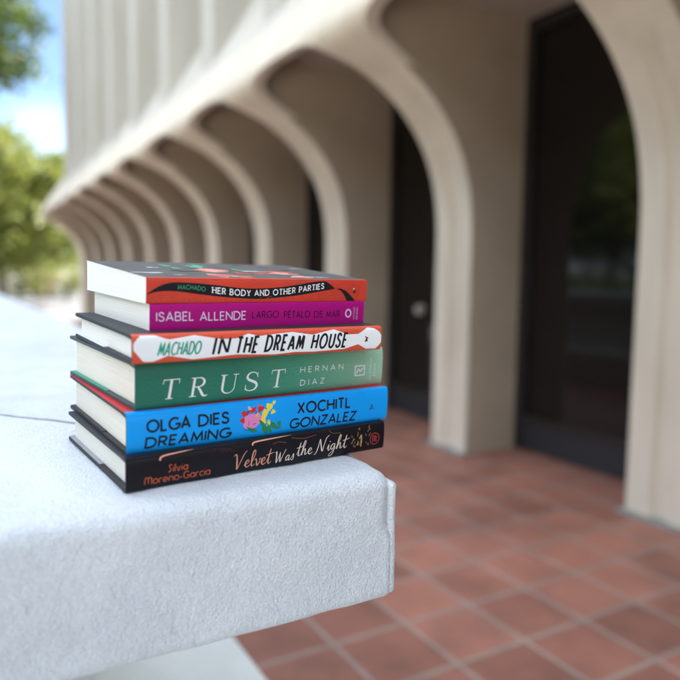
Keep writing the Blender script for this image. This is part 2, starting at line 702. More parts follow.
# the hipped end of the skirt beyond the upper wall
ue0 = cols[-1][0]
ue1 = PU0 + PER * KMAX + 0.95
m = MB()
nn = 10
lip, top, back = [], [], []
for i in range(nn + 1):
    f = i / nn
    u = ue0 + (ue1 - ue0) * f
    lip.append(W(u, LV, LZ - .01))
    vv = LV + (VB - LV) * (1 - f) ** 0.9
    top.append(W(u, vv, skz(vv)))
    back.append(W(u, 9.0, skz(vv) + 0.02))
m.grid([lip, top])
m.grid([top, back])
to_bld(m.build('hipped_roof', M_STUCCO))
# mass of the building behind the front
m = MB()
ub0, ub1 = cols[0][0], cols[-1][0]
m.quad(W(ub0, VB, ZTOP), W(ub1, VB, ZTOP), W(ub1, 14, ZTOP), W(ub0, 14, ZTOP))
m.quad(W(ub1, VB, 2.9), W(ub1, 14, 2.9), W(ub1, 14, ZTOP), W(ub1, VB, ZTOP))
m.quad(W(ub0, VB, 2.9), W(ub0, 14, 2.9), W(ub0, 14, ZTOP), W(ub0, VB, ZTOP))
m.quad(W(ub0, 14, 0), W(ub1, 14, 0), W(ub1, 14, ZTOP), W(ub0, 14, ZTOP))
to_bld(m.build('rear_wall', M_STUCCO))
m = MB()
ul = PU0 + PER * KMAX + .55
m.quad(W(ul + PW - .01, VWIN + .16, 0), W(ul + PW - .01, 14, 0), W(ul + PW - .01, 14, 3.0), W(ul + PW - .01, VWIN + .16, 3.0))
uf = PU0 + PER * KMIN
m.quad(W(uf + .01, VWIN + .16, 0), W(uf + .01, 14, 0), W(uf + .01, 14, 3.0), W(uf + .01, VWIN + .16, 3.0))
m.quad(W(uf, VWIN + .16, 0), W(ul + PW, VWIN + .16, 0), W(ul + PW, VWIN + .16, 3.3), W(uf, VWIN + .16, 3.3))
to_bld(m.build('side_wall', M_STUCCO))

# ------------------------------------------------------------------ bench
FL = Vector((-0.1515, 0.4703, 0))          # where the lowest book's near corner stands
YAW0 = 0.6262
G0 = Vector((-sin(YAW0), cos(YAW0), 0))
TILT = 0.0525
def bench_rise(p):
    d = (Vector((p.x, p.y, 0)) - FL).dot(G0)
    if d < 0.22:
        return TILT * d
    return TILT * (0.22 + 0.08 * (1 - math.exp(-(d - 0.22) / 0.08)))

bench = empty('concrete_bench', W(2.0, 0, FZ))
tag(bench, 'white rough plastered concrete bench wall carrying the stack of books', 'bench')
binv = Matrix.Translation(-bench.location)

def rounded_box(u0, u1, v0, v1, z0, z1, us, vs, zs, rt, rb, rise=True, jit=0.0012, seed=0.0):
    """box surface as a dense grid, its edges rolled over with radius rt (top) / rb (bottom)"""
    m = MB()
    zm = (z0 + z1) / 2
    def P(u, v, z):
        r = rt if z > zm else rb
        cu = min(max(u, u0 + r), u1 - r)
        cv = min(max(v, v0 + r), v1 - r)
        cz = min(max(z, z0 + r), z1 - r)
        d = Vector((u - cu, v - cv, z - cz))
        if d.length > 1e-9:
            q = Vector((cu, cv, cz)) + d.normalized() * r
        else:
            q = Vector((u, v, z))
        w = W(*q)
        k = noise.noise(Vector((q.x * 22 + seed, q.y * 22, q.z * 22))) * jit + noise.noise(Vector((q.x * 70, q.y * 70 + seed, q.z * 70))) * jit * .5
        if d.length > 1e-9:
            dn = d.normalized()
            w = w + (A * dn.x + N * dn.y + Vector((0, 0, dn.z))) * k
        else:
            w = w + Vector((0, 0, 0))
        if rise:
            f = (q.z - z0) / (z1 - z0)
            w.z += bench_rise(w) * max(0, f)
        return w
    def face(fn, aa, bb):
        m.grid([[fn(a, b) for b in bb] for a in aa])
    face(lambda u, v: P(u, v, z1), us, vs)
    face(lambda u, v: P(u, v, z0), us, vs)
    face(lambda v, z: P(u0, v, z), vs, zs)
    face(lambda v, z: P(u1, v, z), vs, zs)
    face(lambda u, z: P(u, v0, z), us, zs)
    face(lambda u, z: P(u, v1, z), us, zs)
    return m

def spaced(a, b, r, n_in, dens_r=5):
    """a..b with dense samples within r of both ends"""
    L = [a + r * i / dens_r for i in range(dens_r)]
    L += [a + r + (b - a - 2 * r) * i / n_in for i in range(n_in + 1)]
    L += [b - r + r * i / dens_r for i in range(1, dens_r + 1)]
    return L

BU, BV, BZ0, BZ1 = 0.4500, 0.3130, 1.084, 1.1943
us = [BU + 0.016 * i / 6 for i in range(6)] + [BU + .016 + 0.008 * i for i in range(60)] + [BU + .5 + .1 * i for i in range(1, 15)] + [3, 4.5, 6, 7.0, 7.48, 7.5]
vs = [-0.62, -0.60] + [-0.58 + 0.012 * i for i in range(74)] + [BV - .016 + .016 * i / 6 for i in range(7)]
zs = spaced(BZ0, BZ1, 0.015, 12)
slab = rounded_box(BU, 7.5, -0.62, BV, BZ0, BZ1, us, vs, zs, 0.015, 0.006).build('slab', M_BENCH, smooth=True)
slab.parent = bench
slab.matrix_parent_inverse = binv
es = rounded_box(BU + 0.0015, 7.48, BV - 0.004, BV + 0.0048, BZ0 + 0.002, BZ1 - 0.0095,
                 [BU + .0015 + .004 * i / 4 for i in range(4)] + [BU + .0055 + .02 * i for i in range(20)] + [1.2, 3, 5, 7.47, 7.48],
                 [BV - .004 + .0088 * i / 8 for i in range(9)], spaced(BZ0 + .002, BZ1 - .0095, .0045, 14), 0.0043, 0.0042, jit=0.0007, seed=5.3).build('end_strip', M_BENCH, smooth=True)
es.parent = bench
es.matrix_parent_inverse = binv
m = MB()
m.box(1.75, 7.3, -0.52, 0.22, 0.5, BZ0 + 0.004)
st = m.build('stem', M_LEDGE)
bevel(st, 0.01)
st.parent = bench
st.matrix_parent_inverse = binv
m = MB()
m.box(-0.9, 7.6, -0.95, 0.56, FZ - 0.01, 0.5)
lg = m.build('base_ledge', M_LEDGE)
bevel(lg, 0.012)
lg.parent = bench
lg.matrix_parent_inverse = binv

# ------------------------------------------------------------------ trees
def leaf_mat(name, c1, c2, c3):
    m = new_mat(name, c1, 0.55)
    n, l, b = nodes(m)
    oi = n.new('ShaderNodeNewGeometry')
    r = n.new('ShaderNodeValToRGB')
    r.color_ramp.elements[0].color = (*c1, 1)
    r.color_ramp.elements[1].color = (*c3, 1)
    e = r.color_ramp.elements.new(0.5)
    e.color = (*c2, 1)
    l.new(oi.outputs['Random Per Island'], r.inputs['Fac'])
    l.new(r.outputs['Color'], b.inputs['Base Color'])
    tr = n.new('ShaderNodeBsdfTranslucent')
    l.new(r.outputs['Color'], tr.inputs['Color'])
    ms = n.new('ShaderNodeMixShader')
    ms.inputs['Fac'].default_value = 0.45
    l.new(b.outputs['BSDF'], ms.inputs[1])
    l.new(tr.outputs['BSDF'], ms.inputs[2])
    l.new(ms.outputs['Shader'], n['Material Output'].inputs['Surface'])
    return m
M_LEAF_Y = leaf_mat('yellow_green_leaves', (0.10, 0.13, 0.022), (0.18, 0.21, 0.035), (0.27, 0.27, 0.06))
M_LEAF_D = leaf_mat('dark_green_leaves', (0.035, 0.065, 0.015), (0.065, 0.105, 0.022), (0.12, 0.16, 0.035))
M_LEAF_P = leaf_mat('pink_blossom', (0.10, 0.12, 0.04), (0.45, 0.25, 0.22), (0.55, 0.36, 0.30))
M_BARK = new_mat('bark', (0.12, 0.09, 0.065), 0.9)
add_bump(M_BARK, 25, 0.02)

def tree_mesh(seed, h, rx, rz, zc, leaf, nclump, nleaf, mat, trunk_r):
    rnd = random.Random(seed)
    lv, lf = [], []
    clumps = []
    for _ in range(nclump):
        while True:
            p = Vector((rnd.uniform(-1, 1), rnd.uniform(-1, 1), rnd.uniform(-1, 1)))
            if 0.25 < p.length < 1:
                break
        c = Vector((p.x * rx, p.y * rx, zc + p.z * rz))
        clumps.append(c)
        cr = rnd.uniform(0.16, 0.34) * rx
        for _ in range(nleaf):
            d = Vector((rnd.gauss(0, 1), rnd.gauss(0, 1), rnd.gauss(0, .8)))
            q = c + d * cr * 0.5
            nrm = Vector((rnd.gauss(0, 1), rnd.gauss(0, 1), rnd.gauss(0.6, 1))).normalized()
            t1 = nrm.orthogonal().normalized()
            t1 = Matrix.Rotation(rnd.uniform(0, 6.28), 3, nrm) @ t1
            t2 = nrm.cross(t1)
            s = leaf * rnd.uniform(0.6, 1.3)
            i = len(lv)
            lv += [q - t1 * s, q - t2 * s * .42, q + t1 * s, q + t2 * s * .42]
            lf.append((i, i + 1, i + 2, i + 3))
    bv, bf = [], []
    def tube(pts, rads, seg=7):
        i0 = len(bv)
        for k, (p, r) in enumerate(zip(pts, rads)):
            d = (pts[min(k + 1, len(pts) - 1)] - pts[max(k - 1, 0)]).normalized()
            a1 = d.orthogonal().normalized()
            a2 = d.cross(a1)
            for s in range(seg):
                an = 2 * pi * s / seg
                bv.append(p + (a1 * cos(an) + a2 * sin(an)) * r)
        for k in range(len(pts) - 1):
            for s in range(seg):
                a = i0 + k * seg + s
                b2 = i0 + k * seg + (s + 1) % seg
                bf.append((a, b2, b2 + seg, a + seg))
    fork = Vector((rnd.uniform(-.2, .2), rnd.uniform(-.2, .2), max(zc - rz * 0.75, h * .12)))
    tube([Vector((0, 0, -0.05)), fork * .5 + Vector((.05, 0, 0)), fork], [trunk_r * 1.25, trunk_r, trunk_r * .8], 9)
    for c in clumps[::max(1, nclump // 14)]:
        mid = fork.lerp(c, .5) + Vector((rnd.uniform(-.2, .2), rnd.uniform(-.2, .2), rnd.uniform(0, .3)))
        tube([fork, mid, c], [trunk_r * .5, trunk_r * .28, trunk_r * .08], 5)
    return (lv, lf, mat), (bv, bf)

TREES = {}
def tree(name, key, loc, label, cat, group=None, rot=0, scale=1.0, **kw):
    if key not in TREES:
        (lv, lf, mat), (bv, bf) = tree_mesh(**kw)
        root = empty(name, loc)
        mesh_obj('crown', lv, lf, mat, root)
        mesh_obj('trunk', bv, bf, M_BARK, root, smooth=True)
        TREES[key] = root
    else:
        src = TREES[key]
        root = src.copy()
        COL.objects.link(root)
        root.name = name
        for ch in list(src.children):
            c = ch.copy()
            COL.objects.link(c)
            c.parent = root
    root.location = loc
    root.rotation_euler = (0, 0, rot)
    root.scale = (scale,) * 3
    tag(root, label, cat, group)
    return root

KW_Y = dict(seed=3, h=6.5, rx=2.9, rz=2.7, zc=3.9, leaf=0.19, nclump=105, nleaf=95, mat=M_LEAF_Y, trunk_r=0.16)
KW_D = dict(seed=8, h=9, rx=3.6, rz=3.3, zc=5.6, leaf=0.19, nclump=110, nleaf=90, mat=M_LEAF_D, trunk_r=0.24)
KW_T = dict(seed=18, h=11, rx=2.3, rz=2.0, zc=8.3, leaf=0.15, nclump=75, nleaf=90, mat=M_LEAF_D, trunk_r=0.2)
KW_B = dict(seed=5, h=2.4, rx=1.5, rz=1.0, zc=1.15, leaf=0.08, nclump=45, nleaf=60, mat=M_LEAF_Y, trunk_r=0.05)
KW_F = dict(seed=6, h=2.0, rx=0.9, rz=0.7, zc=1.1, leaf=0.07, nclump=26, nleaf=50, mat=M_LEAF_P, trunk_r=0.04)

def at(px, depth):
    """a place on the ground seen in direction px (in 680ths), at a depth in metres"""
    return Vector(((px - 340) / 675.6 * depth, depth, 0))
tree('tall_tree', 'T', at(-36, 18.5), 'tall tree whose dark crown is cut by the upper left edge against the blue sky', 'tree', rot=0.6, **KW_T)
tree('leafy_tree', 'Y', at(2, 27), 'yellow-green sunlit tree at the left edge beyond the end of the bench', 'tree', rot=0.3, scale=1.05, **KW_Y)
tree('leafy_tree', 'Y', at(50, 42), 'rounded pale green tree just beside the far corner of the arcade', 'tree', rot=2.1, scale=1.25, **KW_Y)
tree('dark_tree', 'D', at(24, 50), 'dark green tree in shade under the paler trees at the far left', 'tree', rot=1.4, scale=0.75, **KW_D)
tree('shrub', 'B', at(66, 34), 'low yellow-green shrub under the far end of the arcade eaves', 'shrub', rot=0.2, scale=1.0, **KW_B)
tree('shrub', 'B', at(18, 30), 'low leafy shrub at the far edge of the grey paving, left of the pink blossom', 'shrub', rot=2.2, scale=1.1, **KW_B)
tree('flowering_shrub', 'F', at(42, 31), 'small shrub with pink blossom by the far end of the arcade', 'shrub', rot=1.0, scale=.8, **KW_F)
def hedge(name, u0, u1, v, h, w, dens, size, label):
    rnd = random.Random(77)
    lv, lf = [], []
    for _ in range(int((u1 - u0) * dens)):
        q = W(rnd.uniform(u0, u1), v + rnd.uniform(-w, w), rnd.uniform(.05, h) + .12 * sin(rnd.uniform(0, 6)))
        nrm = Vector((rnd.gauss(0, 1), rnd.gauss(0, 1), rnd.gauss(.5, 1))).normalized()
        t1 = nrm.orthogonal().normalized()
        t2 = nrm.cross(t1)
        s = rnd.uniform(.06, .12) * size
        i = len(lv)
        lv += [q - t1 * s, q - t2 * s * .5, q + t1 * s, q + t2 * s * .5]
        lf.append((i, i + 1, i + 2, i + 3))
    o = mesh_obj(name, lv, lf, M_LEAF_D)
    tag(o, label, 'hedge')
hedge('hedge', 2, 34, -5.6, 1.55, .45, 420, 1.0, 'unseen dark green hedge added across the walkway to darken the low reflections in the windows')  # added out of view to hide the pale ground in the window reflections
hedge('added_tall_hedge', -4, 62, -22.5, 5.2, .9, 330, 2.6, 'unseen tall hedge added behind the row of trees to block bright sky from the window reflections')  # added out of view to block the bright horizon in the panes
# the row across the lawn that the dark windows reflect
rr = random.Random(12)
for i in range(15):
    u = -16 + 4.1 * i + rr.uniform(-.6, .6)
    v = -18 + rr.uniform(-1.5, 1.5)
    d = i % 3 != 1
    tree('dark_tree' if d else 'leafy_tree', 'D' if d else 'Y', W(u, v, 0),
         'tree of the row on the lawn across from the arcade, reflected in its dark windows', 'tree', 'row of trees on the lawn facing the arcade', rot=rr.uniform(0, 6), scale=rr.uniform(.95, 1.2) * (1 if d else 1.45))

for u, v, k in ((-7.2, 3.0, 1.05), (-11.5, -1.0, .9), (-21, -5.2, 1.0), (-19, -9.5, 1.0), (-22, -14, 1.1)):  # unseen trees added to cut sky light from behind the camera
    tree('dark_tree', 'D', W(u, v, 0), 'unseen tree added behind the photographer to block sky light at the near end of the terrace', 'tree',
         'unseen trees added to block light at the near end of the terrace', rot=rr.uniform(0, 6), scale=k)

# ------------------------------------------------------------------ lettering: stroke glyphs
def arc(cx, cy, rx, ry, a0, a1, n=14):
    return [(cx + rx * cos(radians(a0 + (a1 - a0) * i / n)), cy + ry * sin(radians(a0 + (a1 - a0) * i / n))) for i in range(n + 1)]
def cat(pts, n=7):
    """Catmull-Rom through pts"""
    P = [pts[0]] + list(pts) + [pts[-1]]
    out = []
    for i in range(1, len(P) - 2):
        p0, p1, p2, p3 = P[i - 1], P[i], P[i + 1], P[i + 2]
        for k in range(n):
            t = k / n
            out.append(tuple(0.5 * (2 * p1[j] + (p2[j] - p0[j]) * t + (2 * p0[j] - 5 * p1[j] + 4 * p2[j] - p3[j]) * t * t + (3 * p1[j] - p0[j] - 3 * p2[j] + p3[j]) * t ** 3) for j in range(len(p1))))
    out.append(tuple(pts[-1]))
    return out
S_PTS = [(.5, .80), (.42, .94), (.27, 1.0), (.1, .94), (.03, .77), (.1, .62), (.28, .52), (.46, .41), (.53, .24), (.45, .06), (.26, 0), (.08, .05), (.0, .2)]
CAPS = {
 'A': (.74, [[(0, 0), (.37, 1), (.74, 0)], [(.13, .30), (.61, .30)]]),
 'B': (.58, [[(0, 0), (0, 1), (.28, 1)] + arc(.28, .76, .24, .24, 90, -90) + [(0, .52)], [(0, .52), (.3, .52)] + arc(.3, .26, .28, .26, 90, -90) + [(0, 0)]]),
 'C': (.78, [arc(.48, .5, .48, .5, 48, 312, 22)]),
 'D': (.74, [[(0, 0), (0, 1), (.26, 1)] + arc(.26, .5, .48, .5, 90, -90, 20) + [(0, 0)]]),
 'E': (.48, [[(.48, 1), (0, 1), (0, 0), (.48, 0)], [(0, .52), (.42, .52)]]),
 'F': (.46, [[(.46, 1), (0, 1), (0, 0)], [(0, .5), (.4, .5)]]),
 'G': (.86, [arc(.48, .5, .48, .5, 48, 345, 24) + [(.92, .45), (.54, .45)]]),
 'H': (.68, [[(0, 0), (0, 1)], [(.68, 0), (.68, 1)], [(0, .52), (.68, .52)]]),
 'I': (.0, [[(0, 0), (0, 1)]]),
 'L': (.46, [[(0, 1), (0, 0), (.46, 0)]]),
 'M': (.86, [[(0, 0), (.1, 1), (.43, .18), (.76, 1), (.86, 0)]]),
 'N': (.72, [[(0, 0), (0, 1), (.72, 0), (.72, 1)]]),
 'O': (.96, [arc(.48, .5, .48, .5, 90, 450, 32)]),
 'P': (.54, [[(0, 0), (0, 1), (.27, 1)] + arc(.27, .73, .27, .27, 90, -90) + [(0, .46)]]),
 'R': (.58, [[(0, 0), (0, 1), (.28, 1)] + arc(.28, .74, .26, .26, 90, -90) + [(0, .48)], [(.26, .48), (.58, 0)]]),
 'S': (.53, [cat(S_PTS, 4)]),
 'T': (.6, [[(0, 1), (.6, 1)], [(.3, 1), (.3, 0)]]),
 'U': (.66, [[(0, 1), (0, .33)] + arc(.33, .33, .33, .33, 180, 360) + [(.66, .33), (.66, 1)]]),
 'V': (.7, [[(0, 1), (.35, 0), (.7, 1)]]),
 'W': (1.0, [[(0, 1), (.25, 0), (.5, .9), (.75, 0), (1.0, 1)]]),
 'X': (.68, [[(.02, 0), (.66, 1)], [(.02, 1), (.66, 0)]]),
 'Y': (.66, [[(0, 1), (.33, .48), (.66, 1)], [(.33, .48), (.33, 0)]]),
 'Z': (.64, [[(.02, 1), (.62, 1), (.0, 0), (.64, 0)]]),
 "K": (.6, [[(0, 0), (0, 1)], [(.58, 1), (0, .42)], [(.18, .58), (.6, 0)]]),
}
CAPS['É'] = (.48, CAPS['E'][1] + [[(.18, 1.14), (.36, 1.30)]])
CAPS['Ñ'] = (.72, CAPS['N'][1] + [[(.2, 1.16), (.3, 1.24), (.42, 1.18), (.52, 1.26)]])
# rounded deco lower case (x-height .62)
DECO = {
 'S': (.42, [[(.42, .98)] + [(.2, .98), (.1, .9), (.12, .72), (.30, .45), (.33, .2), (.22, .03), (.0, .03)]]),
 'i': (.0, [[(0, 0), (0, .62)], [(0, .80), (0, .86)]]),
 'l': (.0, [[(0, 0), (0, 1)]]),
 'v': (.44, [[(0, .62), (.2, 0), (.26, 0), (.44, .62)]]),
 'a': (.52, [arc(.26, .31, .26, .31, 0, 360, 22), [(.52, .62), (.52, 0)]]),
 'M': (.8, [[(0, 0), (0, .5)] + arc(.2, .62, .2, .3, 180, 0, 10) + [(.4, .1)], [(.4, .62)] + arc(.6, .62, .2, .3, 180, 0, 10) + [(.8, 0)]]),
 'o': (.56, [arc(.28, .31, .28, .31, 0, 360, 22)]),
 'r': (.3, [[(0, 0), (0, .4)] + arc(.2, .4, .2, .22, 180, 60, 8)]),
 'e': (.54, [[(.0, .28), (.54, .28)] + arc(.27, .31, .27, .31, 0, 300, 20)]),
 'n': (.46, [[(0, 0), (0, .38)] + arc(.23, .38, .23, .24, 180, 0, 12) + [(.46, 0)]]),
 '-': (.26, [[(0, .26), (.26, .26)]]),
 'G': (.68, [arc(.36, .48, .36, .48, 50, 350, 22) + [(.40, .40)]]),
 'c': (.46, [arc(.28, .31, .28, .31, 50, 310, 18)]),
}
# connected brush script; third value = width factor
SCRIPT = {
 'V': (.62, [cat([(-.10, .86, .5), (.02, .98, .9), (.09, .8, 1.2), (.14, .3, 1.5), (.17, -.04, 1.0), (.30, .3, .7), (.50, .85, .8), (.68, 1.14, .4)])]),
 'e': (.34, [cat([(-.06, .16, .4), (.10, .22, .6), (.24, .36, .8), (.18, .48, .8), (.06, .38, 1.2), (.03, .15, 1.3), (.14, 0, 1.0), (.36, .14, .4)])]),
 'l': (.26, [cat([(-.06, .08, .4), (.10, .36, .6), (.24, .86, .8), (.20, 1.08, .9), (.09, .9, 1.2), (.05, .3, 1.4), (.10, .02, 1.0), (.28, .14, .4)])]),
 'v': (.38, [cat([(-.04, .40, .6), (.06, .46, .9), (.10, .2, 1.3), (.15, 0, 1.1), (.28, .2, .8), (.30, .46, .8), (.42, .36, .4)])]),
 't': (.28, [cat([(-.04, .1, .4), (.08, .4, .7), (.19, .98, 1.0), (.11, .5, 1.3), (.09, .1, 1.2), (.16, 0, .9), (.30, .14, .4)]), cat([(-.06, .60, .5), (.12, .64, .9), (.44, .74, .4)])]),
 'W': (.86, [cat([(-.04, .82, .6), (.06, .92, 1.1), (.08, .5, 1.4), (.12, -.02, 1.1), (.28, .4, .7), (.38, .8, .8), (.39, .4, 1.3), (.44, 0, 1.0), (.62, .46, .7), (.86, 1.06, .5)])]),
 'a': (.44, [cat([(.32, .44, .9), (.16, .46, .9), (.03, .24, 1.2), (.08, .02, 1.0), (.22, .12, .8), (.32, .42, .8), (.28, .1, 1.2), (.34, 0, .9), (.46, .14, .4)])]),
 's': (.32, [cat([(-.04, .1, .4), (.12, .34, .6), (.20, .52, .8), (.22, .3, 1.2), (.20, .06, 1.1), (.08, -.02, .8), (.0, .08, .5)])]),
 'h': (.44, [cat([(-.04, .1, .4), (.12, .5, .6), (.24, .98, .8), (.18, 1.1, .8), (.10, .8, 1.2), (.03, 0, 1.3)]), cat([(.04, .1, .5), (.16, .4, .8), (.26, .46, 1.0), (.26, .2, 1.3), (.28, .02, 1.0), (.44, .14, .4)])]),
 'N': (.74, [cat([(-.14, -.16, .5), (-.02, -.06, .9), (.10, .4, 1.0), (.18, .98, .8), (.26, .6, 1.4), (.40, .04, 1.3), (.48, .4, .8), (.60, 1.0, .8), (.80, 1.22, .4)])]),
 'i': (.20, [cat([(-.04, .12, .4), (.08, .44, .9), (.06, .1, 1.2), (.11, 0, .9), (.22, .14, .4)]), [(.13, .66, 1.2), (.15, .72, 1.0)]]),
 'g': (.40, [cat([(.30, .44, .9), (.14, .46, .9), (.02, .24, 1.2), (.08, .04, 1.0), (.2, .14, .8), (.29, .42, .8), (.22, -.2, 1.2), (.08, -.48, 1.0), (-.06, -.42, .7), (.1, -.16, .5), (.42, .14, .4)])]),
}
# high-contrast italic serif capitals (third value = width factor)
SERIF = {
 'T': (.72, [[(.36, .02, 1.6), (.36, .98, 1.6)], [(0, .975, .55), (.72, .975, .55)], [(.015, 1.0, .5), (.0, .76, .3)], [(.705, 1.0, .5), (.72, .76, .3)], [(.2, .02, .5), (.52, .02, .5)]]),
 'R': (.78, [[(.14, .02, 1.6), (.14, .98, 1.6)], [(0, .02, .5), (.3, .02, .5)], [(0, .98, .5), (.14, .98, .5)],
             [(x, y, w) for (x, y), w in zip([(.14, .97), (.34, .97)] + arc(.36, .74, .22, .23, 80, -80, 10) + [(.14, .5)], [.5, .6] + [.7, .9, 1.1, 1.4, 1.6, 1.6, 1.5, 1.3, 1.0, .8, .6] + [.5])],
             cat([(.32, .5, 1.1), (.44, .34, 1.5), (.58, .08, 1.6), (.70, .0, .9), (.80, .05, .4)], 5)]),
 'U': (.82, [[(x, y, w) for (x, y), w in zip([(.14, .98), (.14, .32)] + arc(.42, .30, .28, .30, 180, 360, 12) + [(.70, .98)], [1.6, 1.6] + [1.5, 1.4, 1.2, 1.0, .8, .7, .6, .55, .5, .5, .5, .5, .5] + [.5])],
             [(0, .98, .5), (.3, .98, .5)], [(.58, .98, .5), (.84, .98, .5)]]),
 'S': (.56, [cat([(x, y, w) for (x, y), w in zip(S_PTS, [.5, .6, .6, .9, 1.4, 1.6, 1.7, 1.7, 1.5, .9, .6, .6, .5])], 5), [(.5, .98, .4), (.515, .70, .5)], [(.02, .04, .4), (.0, .32, .5)]]),
}

def stroke_strip(pts, w, closed=False):
    """polyline -> list of (left,right) pairs with mitred joins"""
    P = [Vector((p[0], p[1])) for p in pts]
    wd = [w * (p[2] if len(p) > 2 else 1.0) for p in pts]
    n = len(P)
    out = []
    cl = n > 3 and (P[0] - P[-1]).length < 1e-6
    for i in range(n):
        if cl:
            a = P[(i - 1) % (n - 1)]
            c = P[(i + 1) % (n - 1)]
            a = P[i - 1] if i > 0 else P[n - 2]
            c = P[i + 1] if i < n - 1 else P[1]
        else:
            a = P[i - 1] if i > 0 else P[i]
            c = P[i + 1] if i < n - 1 else P[i]
        d1 = (P[i] - a)
        d2 = (c - P[i])
        if d1.length < 1e-9:
            d1 = d2
        if d2.length < 1e-9:
            d2 = d1
        d1 = d1.normalized()
        d2 = d2.normalized()
        n1 = Vector((-d1.y, d1.x))
        n2 = Vector((-d2.y, d2.x))
        mt = n1 + n2
        if mt.length < 1e-4:
            mt = n1
            k = 1
        else:
            mt.normalize()
            k = min(1 / max(mt.dot(n1), .35), 2.0)
        out.append((P[i] + mt * wd[i] * .5 * k, P[i] - mt * wd[i] * .5 * k))
    return out

